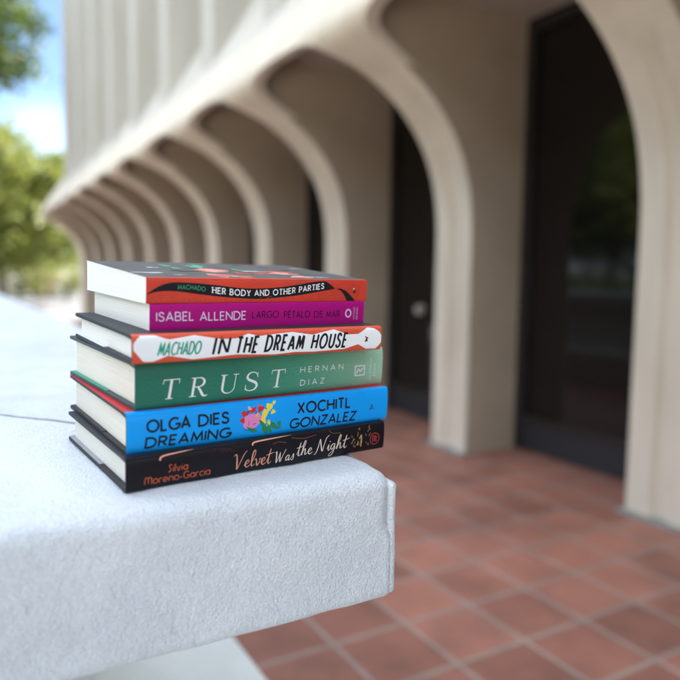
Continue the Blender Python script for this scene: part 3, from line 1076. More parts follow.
class Book:
    def __init__(self, name, label, x, y, yaw, L, Wd, T, z, hard=True, bt=None, r=0.0035):
        self.L, self.Wd, self.T, self.r, self.hard = L, Wd, T, r, hard
        self.bt = bt if bt else T
        self.root = empty(name)
        self.root.matrix_world = Matrix.Translation((x, y, z)) @ Matrix.Rotation(yaw, 4, 'Z') @ Matrix.Rotation(TILT, 4, 'X')
        tag(self.root, label, 'book', 'books in the stack on the bench')
        self.layer = {}
    def sy(self, t):
        """how far the spine surface lies back from its crest at height t"""
        q = min(abs(2 * t / self.T - 1), 1)
        return self.r * (1 - max(0, 1 - q ** 4) ** 0.35)
    def wedge(self, p):
        return Vector((p[0], p[1], p[2] * (1 + (self.bt / self.T - 1) * max(0, p[1]) / self.Wd)))
    def S(self, s, t, off):
        """point on the spine: s along it, t up it, off above the surface (mm in, m out)"""
        s, t = s / 1000, t / 1000
        t = min(max(t, 0.0004), self.T - 0.0004)
        return self.wedge((s, self.sy(t) - off / 1000, t))
    def cover(self, mats, board=0.0026, sp=0.0016, smat=None):
        """one continuous wrap: top board, spine, bottom board"""
        T, Wd, L = self.T, self.Wd, self.L
        NT = 56
        out = [(Wd, T, 0), (Wd * .5, T, 0), (self.r + .012, T, 0), (self.r + .002, T, 0)]
        for i in range(1, NT):
            t = T * (0.5 + 0.5 * cos(pi * i / NT))
            out.append((self.sy(t), t, 1))
        out += [(self.r + .002, 0, 1), (self.r + .012, 0, 2), (Wd * .5, 0, 2), (Wd, 0, 2)]
        inn = [(Wd, board), (Wd * .5, board), (self.r + .010, board)]
        for i in range(1, 24):
            t = board + (T - 2 * board) * i / 24
            inn.append((self.sy(t) + sp, t))
        inn += [(self.r + .010, T - board), (Wd * .5, T - board), (Wd, T - board)]
        ring = [(y, z) for y, z, _ in out] + inn
        ids = [k for _, _, k in out] + [3] * len(inn)
        n = len(ring)
        xs = [0, L * .02, L * .25, L * .5, L * .75, L * .98, L]
        v, f, fm = [], [], []
        for x in xs:
            v += [self.wedge((x, y, z)) for y, z in ring]
        for k in range(len(xs) - 1):
            for i in range(n):
                j = (i + 1) % n
                f.append((k * n + i, k * n + j, (k + 1) * n + j, (k + 1) * n + i))
                fm.append(1 if (ids[i] == 1 or (ids[j] == 1)) else (0 if ids[i] != 3 else 2))
        # end caps as quads between outer and inner runs
        no, ni = len(out), len(inn)
        for base, flip in ((0, False), ((len(xs) - 1) * n, True)):
            prev = 0
            for i in range(no - 1):
                a, b2 = base + i, base + i + 1
                ja = n - 1 - round(i * (ni - 1) / (no - 1))
                jb = n - 1 - round((i + 1) * (ni - 1) / (no - 1))
                q = (a, b2, base + jb) if ja == jb else (a, b2, base + jb, base + ja)
                f.append(q if not flip else q[::-1])
                fm.append(2)
        if len(mats) == 2:
            mats = [mats[0], mats[1], mats[0]]
        o = mesh_obj('cover', v, f, mats, self.root, fmat=fm)
        bm = bmesh.new()
        bm.from_mesh(o.data)
        bmesh.ops.recalc_face_normals(bm, faces=bm.faces)
        bm.to_mesh(o.data)
        bm.free()
        auto_smooth(o, 38)
        return o
    def pages(self, mat, inset, board, back=None):
        T, Wd, L = self.T, self.Wd, self.L
        y0 = self.r + 0.0005 if self.hard else 0.0006
        y1 = Wd - inset
        m = MB()
        x0, x1 = inset, L - inset
        NZ = 6
        for x in (x0, x1):
            m.grid([[self.wedge((x, y0 + (y1 - y0) * i / 12 + (0.0016 * (1 - ((j / NZ) * 2 - 1) ** 2) if i == 0 and self.hard else 0), board + (T - 2 * board) * j / NZ)) for i in range(13)] for j in range(NZ + 1)])
        zz = [board + (T - 2 * board) * j / NZ for j in range(NZ + 1)]
        for y in (y0, y1):
            m.grid([[self.wedge((x, y, z)) for x in (x0, x1)] for z in zz])
        for z in (zz[0], zz[-1]):
            m.grid([[self.wedge((x, y0 + (y1 - y0) * i / 12, z)) for x in (x0, x1)] for i in range(13)])
        o = m.build('page_block', mat, self.root, weld=False)
        return o
    def flap(self, mat, board, top, depth=0.085, lift=0.0004):
        T, Wd, L = self.T, self.Wd, self.L
        z = (T - board - lift) if top else (board)
        def P(u, v, zz):
            return self.wedge((u, v, zz))
        m = MB()
        m.box(0.0006, L - 0.0006, Wd - depth, Wd + 0.0004, z + (0.00004 if not top else -0.00004), z + lift - (0.00004 if top else -0.00004), P)
        return m.build('jacket_flap', mat, self.root)
    # ---- things printed on the spine
    def strips(self, name, strips, mat, off0=0.12):
        v, f = [], []
        k = self.layer.get('k', 0)
        for st in strips:
            off = off0 + 0.004 * (k % 12)
            k += 1
            i0 = len(v)
            for a, b2 in st:
                v += [self.S(a.x, a.y, off), self.S(b2.x, b2.y, off)]
            for i in range(len(st) - 1):
                q = i0 + 2 * i
                f.append((q, q + 1, q + 3, q + 2))
        self.layer['k'] = k
        return mesh_obj(name, v, f, mat, self.root)
    def text(self, name, txt, s0, s1, t0, h, mat, w=0.13, glyphs=CAPS, slant=0.0, track=0.22, space=0.5, xs=None, base=None, serif=False, off=0.13, bend=None, rise=0.0):
        """lay txt out from s0 to s1 (mm) on baseline t0 with cap height h"""
        x = 0
        plc = []
        for ch in txt:
            if ch == ' ':
                x += space
                continue
            gw, st = glyphs[ch]
            plc.append((x, st))
            x += gw + track
        x -= track
        sx = (s1 - s0) / max(x, 1e-6)
        strips = []
        for ox, st in plc:
            strokes = [list(p) for p in st]
            if serif:
                ex = []
                for p in strokes:
                    for q, r in ((p[0], p[1]), (p[-1], p[-2])):
                        if abs(q[0] - r[0]) < .25 * abs(q[1] - r[1]) + 1e-6 and (q[1] < .02 or q[1] > .98):
                            ex.append([(q[0] - .19, min(max(q[1], .03), .97), .6), (q[0] + .19, min(max(q[1], .03), .97), .55)])
                strokes += ex
            for p in strokes:
                pts = []
                for q in p:
                    px = s0 + (ox + q[0]) * sx + slant * q[1] * h
                    py = t0 + q[1] * h + rise * (px - s0)
                    if bend:
                        py += bend(px)
                    pts.append((px, py) + tuple(q[2:]))
                # split long pieces so they follow the curved spine
                pp = [pts[0]]
                for a, b2 in zip(pts, pts[1:]):
                    nseg = max(1, int(hypot(b2[0] - a[0], b2[1] - a[1]) / 1.5))
                    for q in range(1, nseg + 1):
                        pp.append(tuple(a[j] + (b2[j] - a[j]) * q / nseg for j in range(len(a))))
                strips.append(stroke_strip(pp, w * h))
        return self.strips(name, strips, mat, off)
    def lines(self, name, polys, mat, w, off=0.10):
        return self.strips(name, [stroke_strip(p, w) for p in polys], mat, off)
    def band(self, name, up, lo, mat, s0, s1, n=90, nt=28, off=0.07, smooth=False):
        """area between two curves given as (s,t) points"""
        def ev(c, s):
            if s <= c[0][0]:
                return c[0][1]
            for a, b2 in zip(c, c[1:]):
                if s <= b2[0]:
                    f = (s - a[0]) / max(b2[0] - a[0], 1e-6)
                    return a[1] + (b2[1] - a[1]) * f
            return c[-1][1]
        if smooth:
            up, lo = cat(up, 6), cat(lo, 6)
        rows = []
        for i in range(n + 1):
            s = s0 + (s1 - s0) * i / n
            a, b2 = ev(lo, s), ev(up, s)
            if b2 < a + 0.05:
                b2 = a + 0.05
            rows.append([self.S(s, a + (b2 - a) * j / nt, off) for j in range(nt + 1)])
        m = MB()
        m.grid(rows)
        return mesh_obj(name, m.v, m.f, mat, self.root)
    def blob(self, name, s, t, rs, rt, mat, off, seed=0, wob=.15, rot=0.0, parent=None):
        rnd = random.Random(seed)
        ph = [rnd.uniform(0, 6.28) for _ in range(3)]
        n = 28
        v = [self.S(s, t, off)]
        for k in (0.5, 1.0):
            for i in range(n):
                a = 2 * pi * i / n
                q = k * (1 + wob * (sin(3 * a + ph[0]) + .6 * sin(5 * a + ph[1])))
                dx, dy = cos(a) * rs * q, sin(a) * rt * q
                v.append(self.S(s + dx * cos(rot) - dy * sin(rot), t + dx * sin(rot) + dy * cos(rot), off))
        f = []
        for i in range(n):
            j = (i + 1) % n
            f.append((0, 1 + i, 1 + j))
            f.append((1 + i, 1 + n + i, 1 + n + j, 1 + j))
        return mesh_obj(name, v, f, mat, parent or self.root)

# ---- print colours
def ink(name, c, rough=0.5, spec=0.2):
    m = new_mat(name, c, rough)
    nodes(m)[2].inputs['Specular IOR Level'].default_value = spec
    return m
I_WHITE = ink('white_ink', (0.80, 0.80, 0.80))
I_BLACK = ink('black_ink', (0.012, 0.012, 0.014))
I_ORANGE = ink('orange_ink', (0.62, 0.12, 0.05))
I_SALMON = ink('salmon_ink', (0.78, 0.36, 0.24))
I_CREAM = ink('cream_pink_ink', (0.80, 0.66, 0.56))
I_GOLD = ink('gold_brown_ink', (0.36, 0.19, 0.08))
I_RED = ink('red_ink', (0.55, 0.03, 0.03))
I_PINK = ink('pink_ink', (0.72, 0.22, 0.45))
I_YELLOW = ink('yellow_ink', (0.78, 0.62, 0.06))
I_GREEN = ink('leaf_green_ink', (0.03, 0.22, 0.07))
I_TEAL = ink('teal_ink', (0.015, 0.30, 0.20))
I_MINT = ink('mint_ink', (0.05, 0.36, 0.20))
I_LILAC = ink('pale_lilac_ink', (0.70, 0.62, 0.80))
I_PLUM = ink('dark_plum_ink', (0.045, 0.002, 0.05))
I_PALEG = ink('pale_green_ink', (0.62, 0.78, 0.68))
I_NAVY = ink('dark_blue_ink', (0.02, 0.06, 0.16))

def paper_mat(name, c):
    m = new_mat(name, c, 0.85)
    n, l, b = nodes(m)
    t = n.new('ShaderNodeTexCoord')
    mm = n.new('ShaderNodeMapping')
    mm.inputs['Scale'].default_value = (9, 9, 3400)
    l.new(t.outputs['Object'], mm.inputs['Vector'])
    x = n.new('ShaderNodeTexNoise')
    x.inputs['Scale'].default_value = 1.0
    x.inputs['Detail'].default_value = 2
    l.new(mm.outputs['Vector'], x.inputs['Vector'])
    r = n.new('ShaderNodeValToRGB')
    r.color_ramp.elements[0].position = 0.25
    r.color_ramp.elements[0].color = (c[0] * .80, c[1] * .78, c[2] * .73, 1)
    r.color_ramp.elements[1].position = 0.6
    r.color_ramp.elements[1].color = (*c, 1)
    l.new(x.outputs['Fac'], r.inputs['Fac'])
    l.new(r.outputs['Color'], b.inputs['Base Color'])
    bu = n.new('ShaderNodeBump')
    bu.inputs['Distance'].default_value = 0.0004
    bu.inputs['Strength'].default_value = .5
    l.new(x.outputs['Fac'], bu.inputs['Height'])
    l.new(bu.outputs['Normal'], b.inputs['Normal'])
    return m
P_WHITE = paper_mat('white_pages', (0.84, 0.82, 0.77))
P_CREAM = paper_mat('cream_pages', (0.80, 0.75, 0.65))
P_IVORY = paper_mat('ivory_pages', (0.82, 0.78, 0.70))

def cover_mat(name, c, rough=0.38, var=0.08):
    m = new_mat(name, c, rough)
    nodes(m)[2].inputs['Specular IOR Level'].default_value = 0.25
    add_noise_color(m, tuple(x * (1 - var) for x in c), tuple(min(1, x * (1 + var)) for x in c), 28, 5, .3, .7)
    add_bump(m, 60, 0.0004, 3)
    return m

# trust-green jacket: runs from deep to pale green along the spine, fine wavy lines
def green_jacket():
    m = new_mat('green_wavy_jacket', (0.02, 0.2, 0.12), 0.4)
    n, l, b = nodes(m)
    t = n.new('ShaderNodeTexCoord')
    sp = n.new('ShaderNodeSeparateXYZ')
    l.new(t.outputs['Object'], sp.inputs['Vector'])
    mr = n.new('ShaderNodeMapRange')
    mr.inputs['From Min'].default_value = 0.0
    mr.inputs['From Max'].default_value = 0.236
    l.new(sp.outputs['X'], mr.inputs['Value'])
    r = n.new('ShaderNodeValToRGB')
    e = r.color_ramp.elements
    e[0].position = 0.0
    e[0].color = (0.012, 0.15, 0.095, 1)
    e[1].position = 1.0
    e[1].color = (0.36, 0.56, 0.40, 1)
    for p, c in ((0.35, (0.022, 0.20, 0.125)), (0.62, (0.07, 0.32, 0.20)), (0.82, (0.18, 0.42, 0.28))):
        x = e.new(p)
        x.color = (*c, 1)
    l.new(mr.outputs['Result'], r.inputs['Fac'])
    wv = n.new('ShaderNodeTexWave')
    wv.wave_type = 'BANDS'
    wv.bands_direction = 'Z'
    wv.inputs['Scale'].default_value = 210
    wv.inputs['Distortion'].default_value = 14
    wv.inputs['Detail'].default_value = 1.5
    wv.inputs['Detail Scale'].default_value = 0.9
    l.new(t.outputs['Object'], wv.inputs['Vector'])
    wr = n.new('ShaderNodeValToRGB')
    wr.color_ramp.elements[0].position = 0.0
    wr.color_ramp.elements[0].color = (0.74, 0.76, 0.78, 1)
    wr.color_ramp.elements[1].position = 0.35
    wr.color_ramp.elements[1].color = (1.03, 1.03, 1.03, 1)
    l.new(wv.outputs['Fac'], wr.inputs['Fac'])
    mx = n.new('ShaderNodeMix')
    mx.data_type = 'RGBA'
    mx.blend_type = 'MULTIPLY'
    mx.inputs['Factor'].default_value = 1
    l.new(r.outputs['Color'], mx.inputs['A'])
    l.new(wr.outputs['Color'], mx.inputs['B'])
    l.new(mx.outputs['Result'], b.inputs['Base Color'])
    return m

C_BLACK = cover_mat('black_jacket', (0.007, 0.0065, 0.010), 0.35, .2)
C_CHAR = cover_mat('charcoal_board', (0.022, 0.023, 0.027), 0.5)
C_GREY = cover_mat('grey_printed_cover', (0.085, 0.08, 0.075), 0.62, .25)
C_BLUE = cover_mat('bright_blue_jacket', (0.004, 0.31, 0.80), 0.34, .04)
C_RED = cover_mat('red_jacket', (0.55, 0.015, 0.025), 0.4)
C_MAG = cover_mat('magenta_cover', (0.44, 0.003, 0.20), 0.4, .05)
C_ORNG = cover_mat('orange_red_jacket', (0.62, 0.085, 0.04), 0.4, .08)
C_VERM = cover_mat('vermilion_cover', (0.60, 0.055, 0.03), 0.4, .16)
C_GREEN = green_jacket()
C_DKGRN = cover_mat('dark_grey_green_board', (0.055, 0.075, 0.075), 0.5)
F_WHITE = cover_mat('white_flap', (0.70, 0.71, 0.70), 0.5)
F_GREEN = cover_mat('green_flap', (0.05, 0.28, 0.18), 0.5)
F_GREY = cover_mat('grey_flap', (0.30, 0.31, 0.32), 0.5)

# ------------------------------------------------------------------ the six books, lowest first
# black hardcover
bk = Book('hardcover_book', 'black hardcover book with pinkish script lettering, lowest of the stack on the white bench', -.1515, .4703, .6262, .2377, .155, .0255, 1.1953, r=.003)
bk.cover([C_CHAR, C_BLACK, C_CHAR])
bk.pages(P_IVORY, .0045, .0028)
bk.flap(F_GREY, .0026, False, depth=.09)
bk.flap(F_GREY, .0026, True, depth=.09)
bk.text('author_name', 'Silvia', 31.4, 46.6, 10.9, 5.4, I_ORANGE, w=.10, glyphs=DECO, track=.22, slant=.06)
bk.text('author_name', 'Moreno-Garcia', 13.8, 65.0, 4.0, 5.6, I_ORANGE, w=.10, glyphs=DECO, track=.17, slant=.0, rise=-.004)
bk.text('title', 'Velvet', 85.5, 118.5, 4.4, 12.0, I_SALMON, w=.062, glyphs=SCRIPT, track=.02, slant=.12)
bk.text('title', 'Was', 122.5, 141.0, 4.2, 9.5, I_CREAM, w=.075, glyphs=SCRIPT, track=.05, slant=.12)
bk.text('title', 'the', 143.5, 159.0, 6.6, 11.0, I_CREAM, w=.066, glyphs=SCRIPT, track=.03, slant=.12)
bk.text('title', 'Night', 163.0, 195.0, 7.0, 11.0, I_CREAM, w=.068, glyphs=SCRIPT, track=.02, slant=.12)
bk.lines('spine_art', [cat([(25.2, 20.6, 1.6), (25.8, 22.6, 1.6), (29, 23.7, 1.3), (38, 24.4, .9), (54, 25.3, .3)])], I_SALMON, .8)
bk.lines('spine_art', [cat([(101.6, 21.4, 1.6), (102.2, 23.2, 1.6), (106, 24.0, 1.3), (118, 24.5, 1.0), (139, 25.2, .3)])], I_SALMON, .8)
bk.lines('spine_art', [[(68 + 4 * i, 23.5 - i * .4), (76 + 4 * i, 19.5 - i * .3)] for i in range(4)], ink('faint_red_ink', (.13, .03, .03)), .25)
bk.lines('spine_art', [cat([(138, 23), (150, 21), (163, 22.5)]), cat([(176, 24.5), (180, 21.5), (187, 21), (190, 18)]), cat([(120, 20), (126, 21), (133, 19.5)])], ink('faint_brown_ink', (.20, .07, .04)), .5)
rnd = random.Random(4)
gl = []
for i in range(24):
    x, y = rnd.uniform(200, 222), rnd.uniform(4, 22)
    gl.append([(x, y, 1.2), (x + rnd.uniform(-2, 2), y + rnd.uniform(1.0, 3.0), .4)])
bk.lines('spine_art', gl, I_GOLD, .8)
bk.lines('spine_art', [[(211, 5.5, 1), (211.6, 11, 1.4), (211.2, 16.5, .6)], [(209, 13, .8), (211.6, 16.2, 1.2)], [(207.4, 7, 1), (208, 11, .5)]], ink('amber_ink', (.62, .36, .16)), 1.1)
bk.lines('emblem', [arc(226.6, 10.8, 5.2, 5.2, 0, 360, 30), [(224.4, 8), (224.4, 13.4), (226, 13.4), (226, 8)], [(227.4, 8), (227.4, 13.4), (229, 12), (227.6, 10.6), (229.2, 8)]], ink('dull_red_ink', (.36, .05, .05)), .75)

# blue hardcover
bk = Book('hardcover_book', 'bright blue hardcover book with red boards and black block lettering, second from the bottom', -.1528, .4772, .6119, .2403, .1619, .0311, 1.2206, r=.0042)
bk.cover([C_RED, C_BLUE, C_CHAR])
bk.pages(P_CREAM, .0042, .0028)
bk.flap(C_BLACK, .0026, False, depth=.10)
bk.flap(F_WHITE, .0026, True, depth=.085)
def deco_text(txt, a, b2, t, h):
    return bk.text('title', txt, a, b2, t, h, I_BLACK, w=.20, track=.24)
deco_text('OLGA', 15.2, 48.0, 16.0, 8.4)
deco_text('DIES', 55.4, 80.0, 16.0, 8.2)
bk.text('title', 'DREAMING', 13.8, 81.4, 4.2, 7.2, I_BLACK, w=.215, track=.24, slant=.12)
bk.text('author_name', 'XOCHITL', 143.6, 197.6, 16.6, 8.6, I_BLACK, w=.19, track=.26)
bk.text('author_name', 'GONZALEZ', 136.4, 204.0, 4.4, 7.6, I_BLACK, w=.19, track=.24, slant=.12)
art = bk.blob('spine_art', 101, 14.5, 8.6, 6.2, I_PINK, .06, 3, .06, .25)
for i, (s, t, rs, rt, m_, sd) in enumerate([(94.5, 21.5, 3.6, 2.2, I_RED, 1), (101.5, 23.6, 3.4, 2.0, I_RED, 2), (108.5, 24.0, 3.0, 2.4, I_RED, 9), (92.3, 16.0, 2.0, 2.4, I_RED, 4), (112.5, 19.5, 4.6, 2.6, I_YELLOW, 5), (116.5, 25.0, 3.0, 3.0, I_YELLOW, 6), (111.0, 14.5, 3.6, 2.2, I_YELLOW, 7), (112, 8.2, 7.0, 2.2, I_GREEN, 8), (121, 8.6, 4.8, 2.0, I_GREEN, 10), (101, 7.4, 5.0, 1.5, I_GREEN, 11), (97, 22.6, 1.0, .8, I_NAVY, 12), (104.6, 21.0, 1.0, .8, I_BLUE if False else I_NAVY, 13), (120.0, 20.5, 2.2, 1.7, I_YELLOW, 14), (121, 28.0, 1.8, 1.2, I_YELLOW, 15), (105.5, 19.0, 2.4, 1.8, I_SALMON, 16), (116.0, 11.6, 2.6, 1.5, I_YELLOW, 17), (126.0, 9.4, 3.2, 1.6, I_GREEN, 18), (117, 6.4, 4.4, 1.2, I_GREEN, 19), (98.5, 25.4, 2.0, 1.2, I_SALMON, 20), (107.5, 27.0, 1.6, 1.0, I_ORANGE, 21)]):
    bk.blob('flower' if m_ is not I_GREEN else 'leaf', s, t, rs, rt, m_, .075 + .008 * i, sd, .16, .3 * i, art)
bk.lines('spine_art', [[(97.8, 11.5), (98.2, 15)], [(101.5, 11.8), (104.6, 12.6)], cat([(94, 8.5), (99, 7.6), (104, 8.4)])], I_NAVY, .45, off=.2)
bk.lines('emblem', [[(219.8, 12.2), (222.3, 16.4), (224.0, 12.6), (219.8, 12.2)], [(221.8, 12.4), (222.2, 16)]], I_NAVY, .6)

# green hardcover
bk = Book('hardcover_book', 'thick green hardcover book with large white serif capitals in the middle of the stack', -.148, .4839, .6549, .2362, .1610, .0354, 1.2518, r=.0042)
bk.cover([C_DKGRN, C_GREEN, C_DKGRN])
bk.pages(P_CREAM, .0045, .0028)
bk.flap(F_GREEN, .0026, False, depth=.095)
bk.flap(F_WHITE, .0026, True, depth=.075)
for ch, a, b2, t in (('T', 19.2, 32.0, 7.0), ('R', 41.6, 56.5, 6.7), ('U', 66.5, 82.0, 6.9), ('S', 90.0, 101.0, 7.1), ('T', 113.4, 126.4, 7.5)):
    bk.text('title', ch, a, b2, t, 15.0, I_WHITE, w=.085, glyphs=SERIF, slant=.16)
bk.text('author_name', 'HERNAN', 143.8, 189.6, 18.2, 4.6, I_WHITE, w=.13, track=.62)
bk.text('author_name', 'DIAZ', 144.2, 169.4, 7.0, 4.6, I_WHITE, w=.13, track=.62)
bk.lines('emblem', [[(203.8, 10.9), (214.4, 10.9), (214.4, 19.6), (203.8, 19.6), (203.8, 10.9)], [(205.5, 12.6), (207.4, 16.6), (209.6, 14.4), (212.8, 17.6)]], I_WHITE, .9)
def vtext(bk, name, txt, s, t0, t1, h, mat, w=.15):
    """small capitals running up the spine end"""
    x = 0
    strips = []
    tot = sum(CAPS[c][0] + .3 if c != ' ' else .5 for c in txt)
    k = (t1 - t0) / tot
    for c in txt:
        if c == ' ':
            x += .5
            continue
        for p in CAPS[c][1]:
            pts = [(s - q[1] * h, t0 + (x + q[0]) * k) for q in p]
            strips.append(stroke_strip(pts, w * h))
        x += CAPS[c][0] + .3
    return bk.strips(name, strips, mat)
vtext(bk, 'imprint', 'RIVERHEAD', 222.6, 6, 27, 1.9, I_PALEG)
vtext(bk, 'imprint', 'BOOKS', 227.6, 9, 21, 1.9, I_PALEG)

# orange and white hardcover
bk = Book('hardcover_book', 'slim orange hardcover book with a white cut-out band and slanting black lettering', -.1457, .4707, .6077, .222, .1579, .0212, 1.2875, r=.0045)
bk.cover([C_CHAR, C_ORNG, C_CHAR])
bk.pages(P_WHITE, .0042, .0028)
bk.flap(F_WHITE, .0026, False, depth=.085)
bk.flap(C_CHAR, .0026, True, depth=.085)
up = [(0.9, 14.6), (5.2, 19.9), (16.2, 20.2), (26.8, 16.6), (46.5, 19.0), (60.2, 16.6), (68, 15.3), (80.7, 15.3), (90.4, 18.6), (100.5, 16.4), (106.6, 17), (130.2, 18.5), (149.3, 15.7), (170.9, 19.3), (185.5, 14.6), (196, 14.6), (206.5, 19.8), (214, 18.8), (219, 16.0), (221.4, 12.6)]
lo = [(0.9, 11.2), (8, 2.5), (14.9, 2.1), (26.2, 6.2), (45.2, 2.2), (60.4, 3), (81, 4.1), (96.4, 3.2), (115, 2.2), (132.6, 3.3), (151.8, 2.6), (182, 3.4), (196.5, 6.9), (205.4, 2.4), (216.4, 2.0), (221.4, 7.6)]
up = [(a, min(b2 + .7, 20.6)) for a, b2 in up]
lo = [(a, max(b2 - .6, .7)) for a, b2 in lo]
bk.band('spine_band', up, lo, I_WHITE, 0.9, 221.4, n=140)
bk.text('author_name', 'MACHADO', 18.4, 50.2, 6.0, 9.0, I_TEAL, w=.135, track=.30, slant=.22)
bk.text('title', 'IN', 61.0, 72.6, 4.7, 12.2, I_BLACK, w=.165, track=.46, slant=.22)
bk.text('title', 'THE', 79.6, 97.4, 4.6, 12.0, I_BLACK, w=.165, track=.46, slant=.22)
bk.text('title', 'DREAM', 105.2, 139.6, 5.0, 11.8, I_BLACK, w=.165, track=.46, slant=.22)
bk.text('title', 'HOUSE', 148.4, 182.6, 4.9, 11.4, I_BLACK, w=.165, track=.46, slant=.22)
bk.lines('emblem', [[(203.6, 8.2, 1), (205.4, 10.0, 1.6), (206.4, 8.6, .7)], [(204.6, 10.2, 1), (206.8, 11.8, 1.3)]], I_BLACK, 1.1)
bk.lines('emblem', [[(203.6, 12.8, 1), (205.4, 11.6, 1.2)]], I_RED, 1.0)

# magenta paperback
bk = Book('paperback_book', 'magenta paperback book with pale and dark plum capitals, second from the top', -.1417, .4999, .6418, .2034, .1322, .0208, 1.3089, hard=False, r=.0008)
bk.cover([C_CHAR, C_MAG, P_WHITE], board=.0005, sp=.0005)
bk.pages(P_WHITE, .0003, .00055)
bk.text('author_name', 'ISABEL', 5.6, 35.2, 7.9, 6.3, I_LILAC, w=.15, track=.24)
bk.text('author_name', 'ALLENDE', 40.8, 80.6, 7.5, 6.3, I_LILAC, w=.15, track=.24)
bk.text('title', 'LARGO', 86.8, 111.6, 8.2, 5.4, I_PLUM, w=.13, track=.26)
bk.text('title', 'PÉTALO', 117.4, 143.4, 7.7, 5.4, I_PLUM, w=.13, track=.26)
bk.text('title', 'DE', 148.2, 157.2, 7.3, 5.4, I_PLUM, w=.13, track=.26)
bk.text('title', 'MAR', 161.2, 175.8, 7.1, 5.4, I_PLUM, w=.13, track=.26)
bk.lines('emblem', [arc(185.3, 10.2, 2.9, 3.3, 0, 360, 26)], I_LILAC, 1.3)
vtext(bk, 'imprint', 'VINTAGE', 192.6, 4.6, 16.2, 1.5, I_LILAC, w=.13)
vtext(bk, 'imprint', 'ESPAÑOL', 196.0, 4.6, 16.2, 1.5, I_LILAC, w=.13)

# vermilion paperback with a printed grey cover, on top
bk = Book('paperback_book', 'vermilion paperback book with a black ribbon on its spine, topmost of the stack', -.1431, .4971, .6504, .2095, .1408, .0193, 1.3299, hard=False, bt=.0262, r=.0008)
bk.cover([C_GREY, C_VERM, P_WHITE], board=.0005, sp=.0005)
bk.pages(P_WHITE, .0003, .00055)
up = [(0.3, 6.8), (8.9, 12.4), (19.9, 15.6), (37.1, 15.4), (59.5, 13.6), (82.4, 11.4), (110.7, 12.0), (133.3, 14.6), (149, 16.9), (161.3, 17.7), (167, 15.5), (173, 11.5)]
lo = [(0.3, 6.4), (8.9, 8.9), (22.8, 9.2), (44.6, 6.6), (67.3, 4.3), (91.9, 2.9), (105.2, 3.2), (133.7, 5.7), (159.7, 9.3), (168, 10.4), (173, 11.3)]
bk.band('spine_ribbon', up, lo, I_BLACK, .3, 173, n=110, smooth=True)
bk.band('spine_ribbon', [(174.5, 11.6), (180, 11.4), (186, 9.2), (191, 5.2), (196.5, .5)], [(174.5, 11.4), (180, 9.3), (184, 5.0), (187, .4), (196.5, .3)], I_BLACK, 174.5, 196.5, n=40)
bk.lines('spine_art', [cat([(4 + 9 * i, 1 + (i % 3)), (8 + 9 * i, 4 + (i % 2)), (10 + 9 * i, 1.2)]) for i in range(20)], ink('light_vermilion_ink', (.62, .16, .10)), .22, off=.03)
bk.lines('spine_art', [cat([(2 + 12 * i, 18.2), (8 + 12 * i, 16.6), (14 + 12 * i, 18.4)]) for i in range(15)], ink('light_vermilion_ink', (.62, .16, .10)), .22, off=.03)
bend_pts = cat([(20, 9.7), (36, 9.8), (53.6, 7.4), (70, 5.7), (87.2, 4.9), (105.1, 5.2), (120, 6.0), (133.6, 7.5), (147, 9.2), (161, 11.0)], 6)
def bend(s):
    for a, b2 in zip(bend_pts, bend_pts[1:]):
        if s <= b2[0]:
            return a[1] + (b2[1] - a[1]) * (s - a[0]) / max(1e-6, b2[0] - a[0])
    return bend_pts[-1][1]
bk.text('author_name', 'MACHADO', 25, 47.4, 0.8, 3.2, I_MINT, w=.13, track=.3, bend=bend)
bk.text('title', 'HER BODY AND OTHER PARTIES', 53.6, 160.6, 0.6, 4.4, I_WHITE, w=.20, track=.34, space=.55, serif=True, bend=bend)
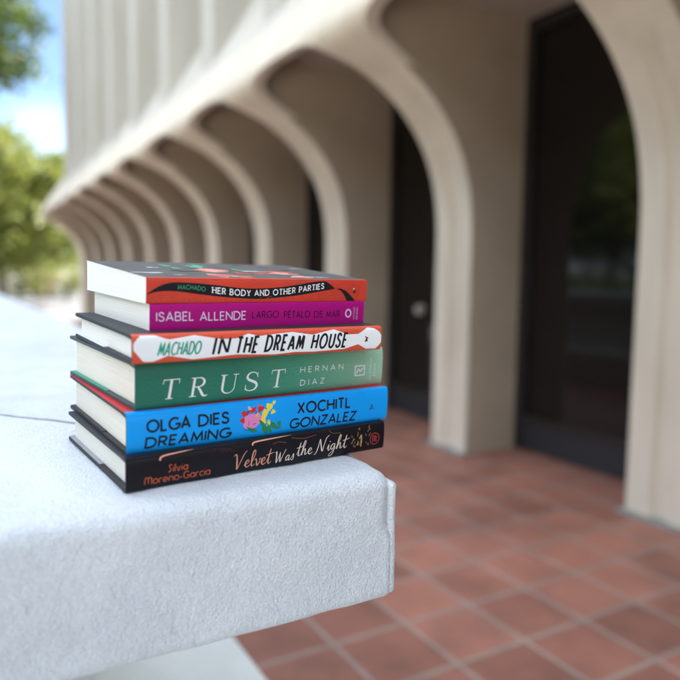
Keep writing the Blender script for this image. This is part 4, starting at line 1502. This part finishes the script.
bk.lines('emblem', [[(193.6, 7.2, 1), (195.4, 9.0, 1.5), (196.4, 7.6, .7)], [(194.2, 9.4, 1), (196.4, 10.8, 1.2)]], I_BLACK, 1.0, off=.1)
bk.lines('emblem', [[(193.6, 11.6), (195.2, 10.6)]], I_WHITE, .9, off=.16)
vtext(bk, 'imprint', 'GRAYWOLF', 200.6, 4.6, 14.6, 1.2, I_ORANGE if False else ink('dark_vermilion_ink', (.28, .03, .02)), w=.14)
# printed blossoms on the upper cover, lying on the cover's own slope
def top_point(s, y, off):
    return bk.wedge((s / 1000, y / 1000, bk.T + off / 1000))
def top_blob(name, s, y, rs, ry, mat, off, seed):
    rnd = random.Random(seed)
    ph = [rnd.uniform(0, 6.28) for _ in range(2)]
    v = [top_point(s, y, off)]
    n_ = 26
    for i in range(n_):
        a = 2 * pi * i / n_
        q = 1 + .22 * sin(3 * a + ph[0]) + .16 * sin(5 * a + ph[1])
        v.append(top_point(min(max(s + rs * q * cos(a), 1), 208), min(max(y + ry * q * sin(a), 3), 139), off))
    return mesh_obj(name, v, [(0, 1 + i, 1 + (i + 1) % n_) for i in range(n_)], mat, bk.root)
rnd = random.Random(21)
I_ROSE = ink('rose_print_ink', (.50, .10, .07))
I_BLUSH = ink('blush_print_ink', (.62, .30, .24))
I_DARKG = ink('dark_grey_print_ink', (.06, .06, .06))
I_PALEGREY = ink('pale_grey_print_ink', (.42, .42, .40))
for i in range(16):
    top_blob('blossom', rnd.uniform(70, 150), rnd.uniform(15, 75), rnd.uniform(6, 14), rnd.uniform(5, 12), rnd.choice([I_ROSE, I_BLUSH, I_ROSE]), .06 + .006 * i, i)
for i in range(6):
    top_blob('leaf', rnd.uniform(45, 120), rnd.uniform(50, 120), rnd.uniform(3, 6), rnd.uniform(8, 16), I_MINT, .17 + .006 * i, 40 + i)
for i in range(12):
    top_blob('cover_mark', rnd.uniform(10, 200), rnd.uniform(10, 130), rnd.uniform(4, 16), rnd.uniform(2, 5), rnd.choice([I_DARKG, I_PALEGREY]), .22 + .006 * i, 70 + i)
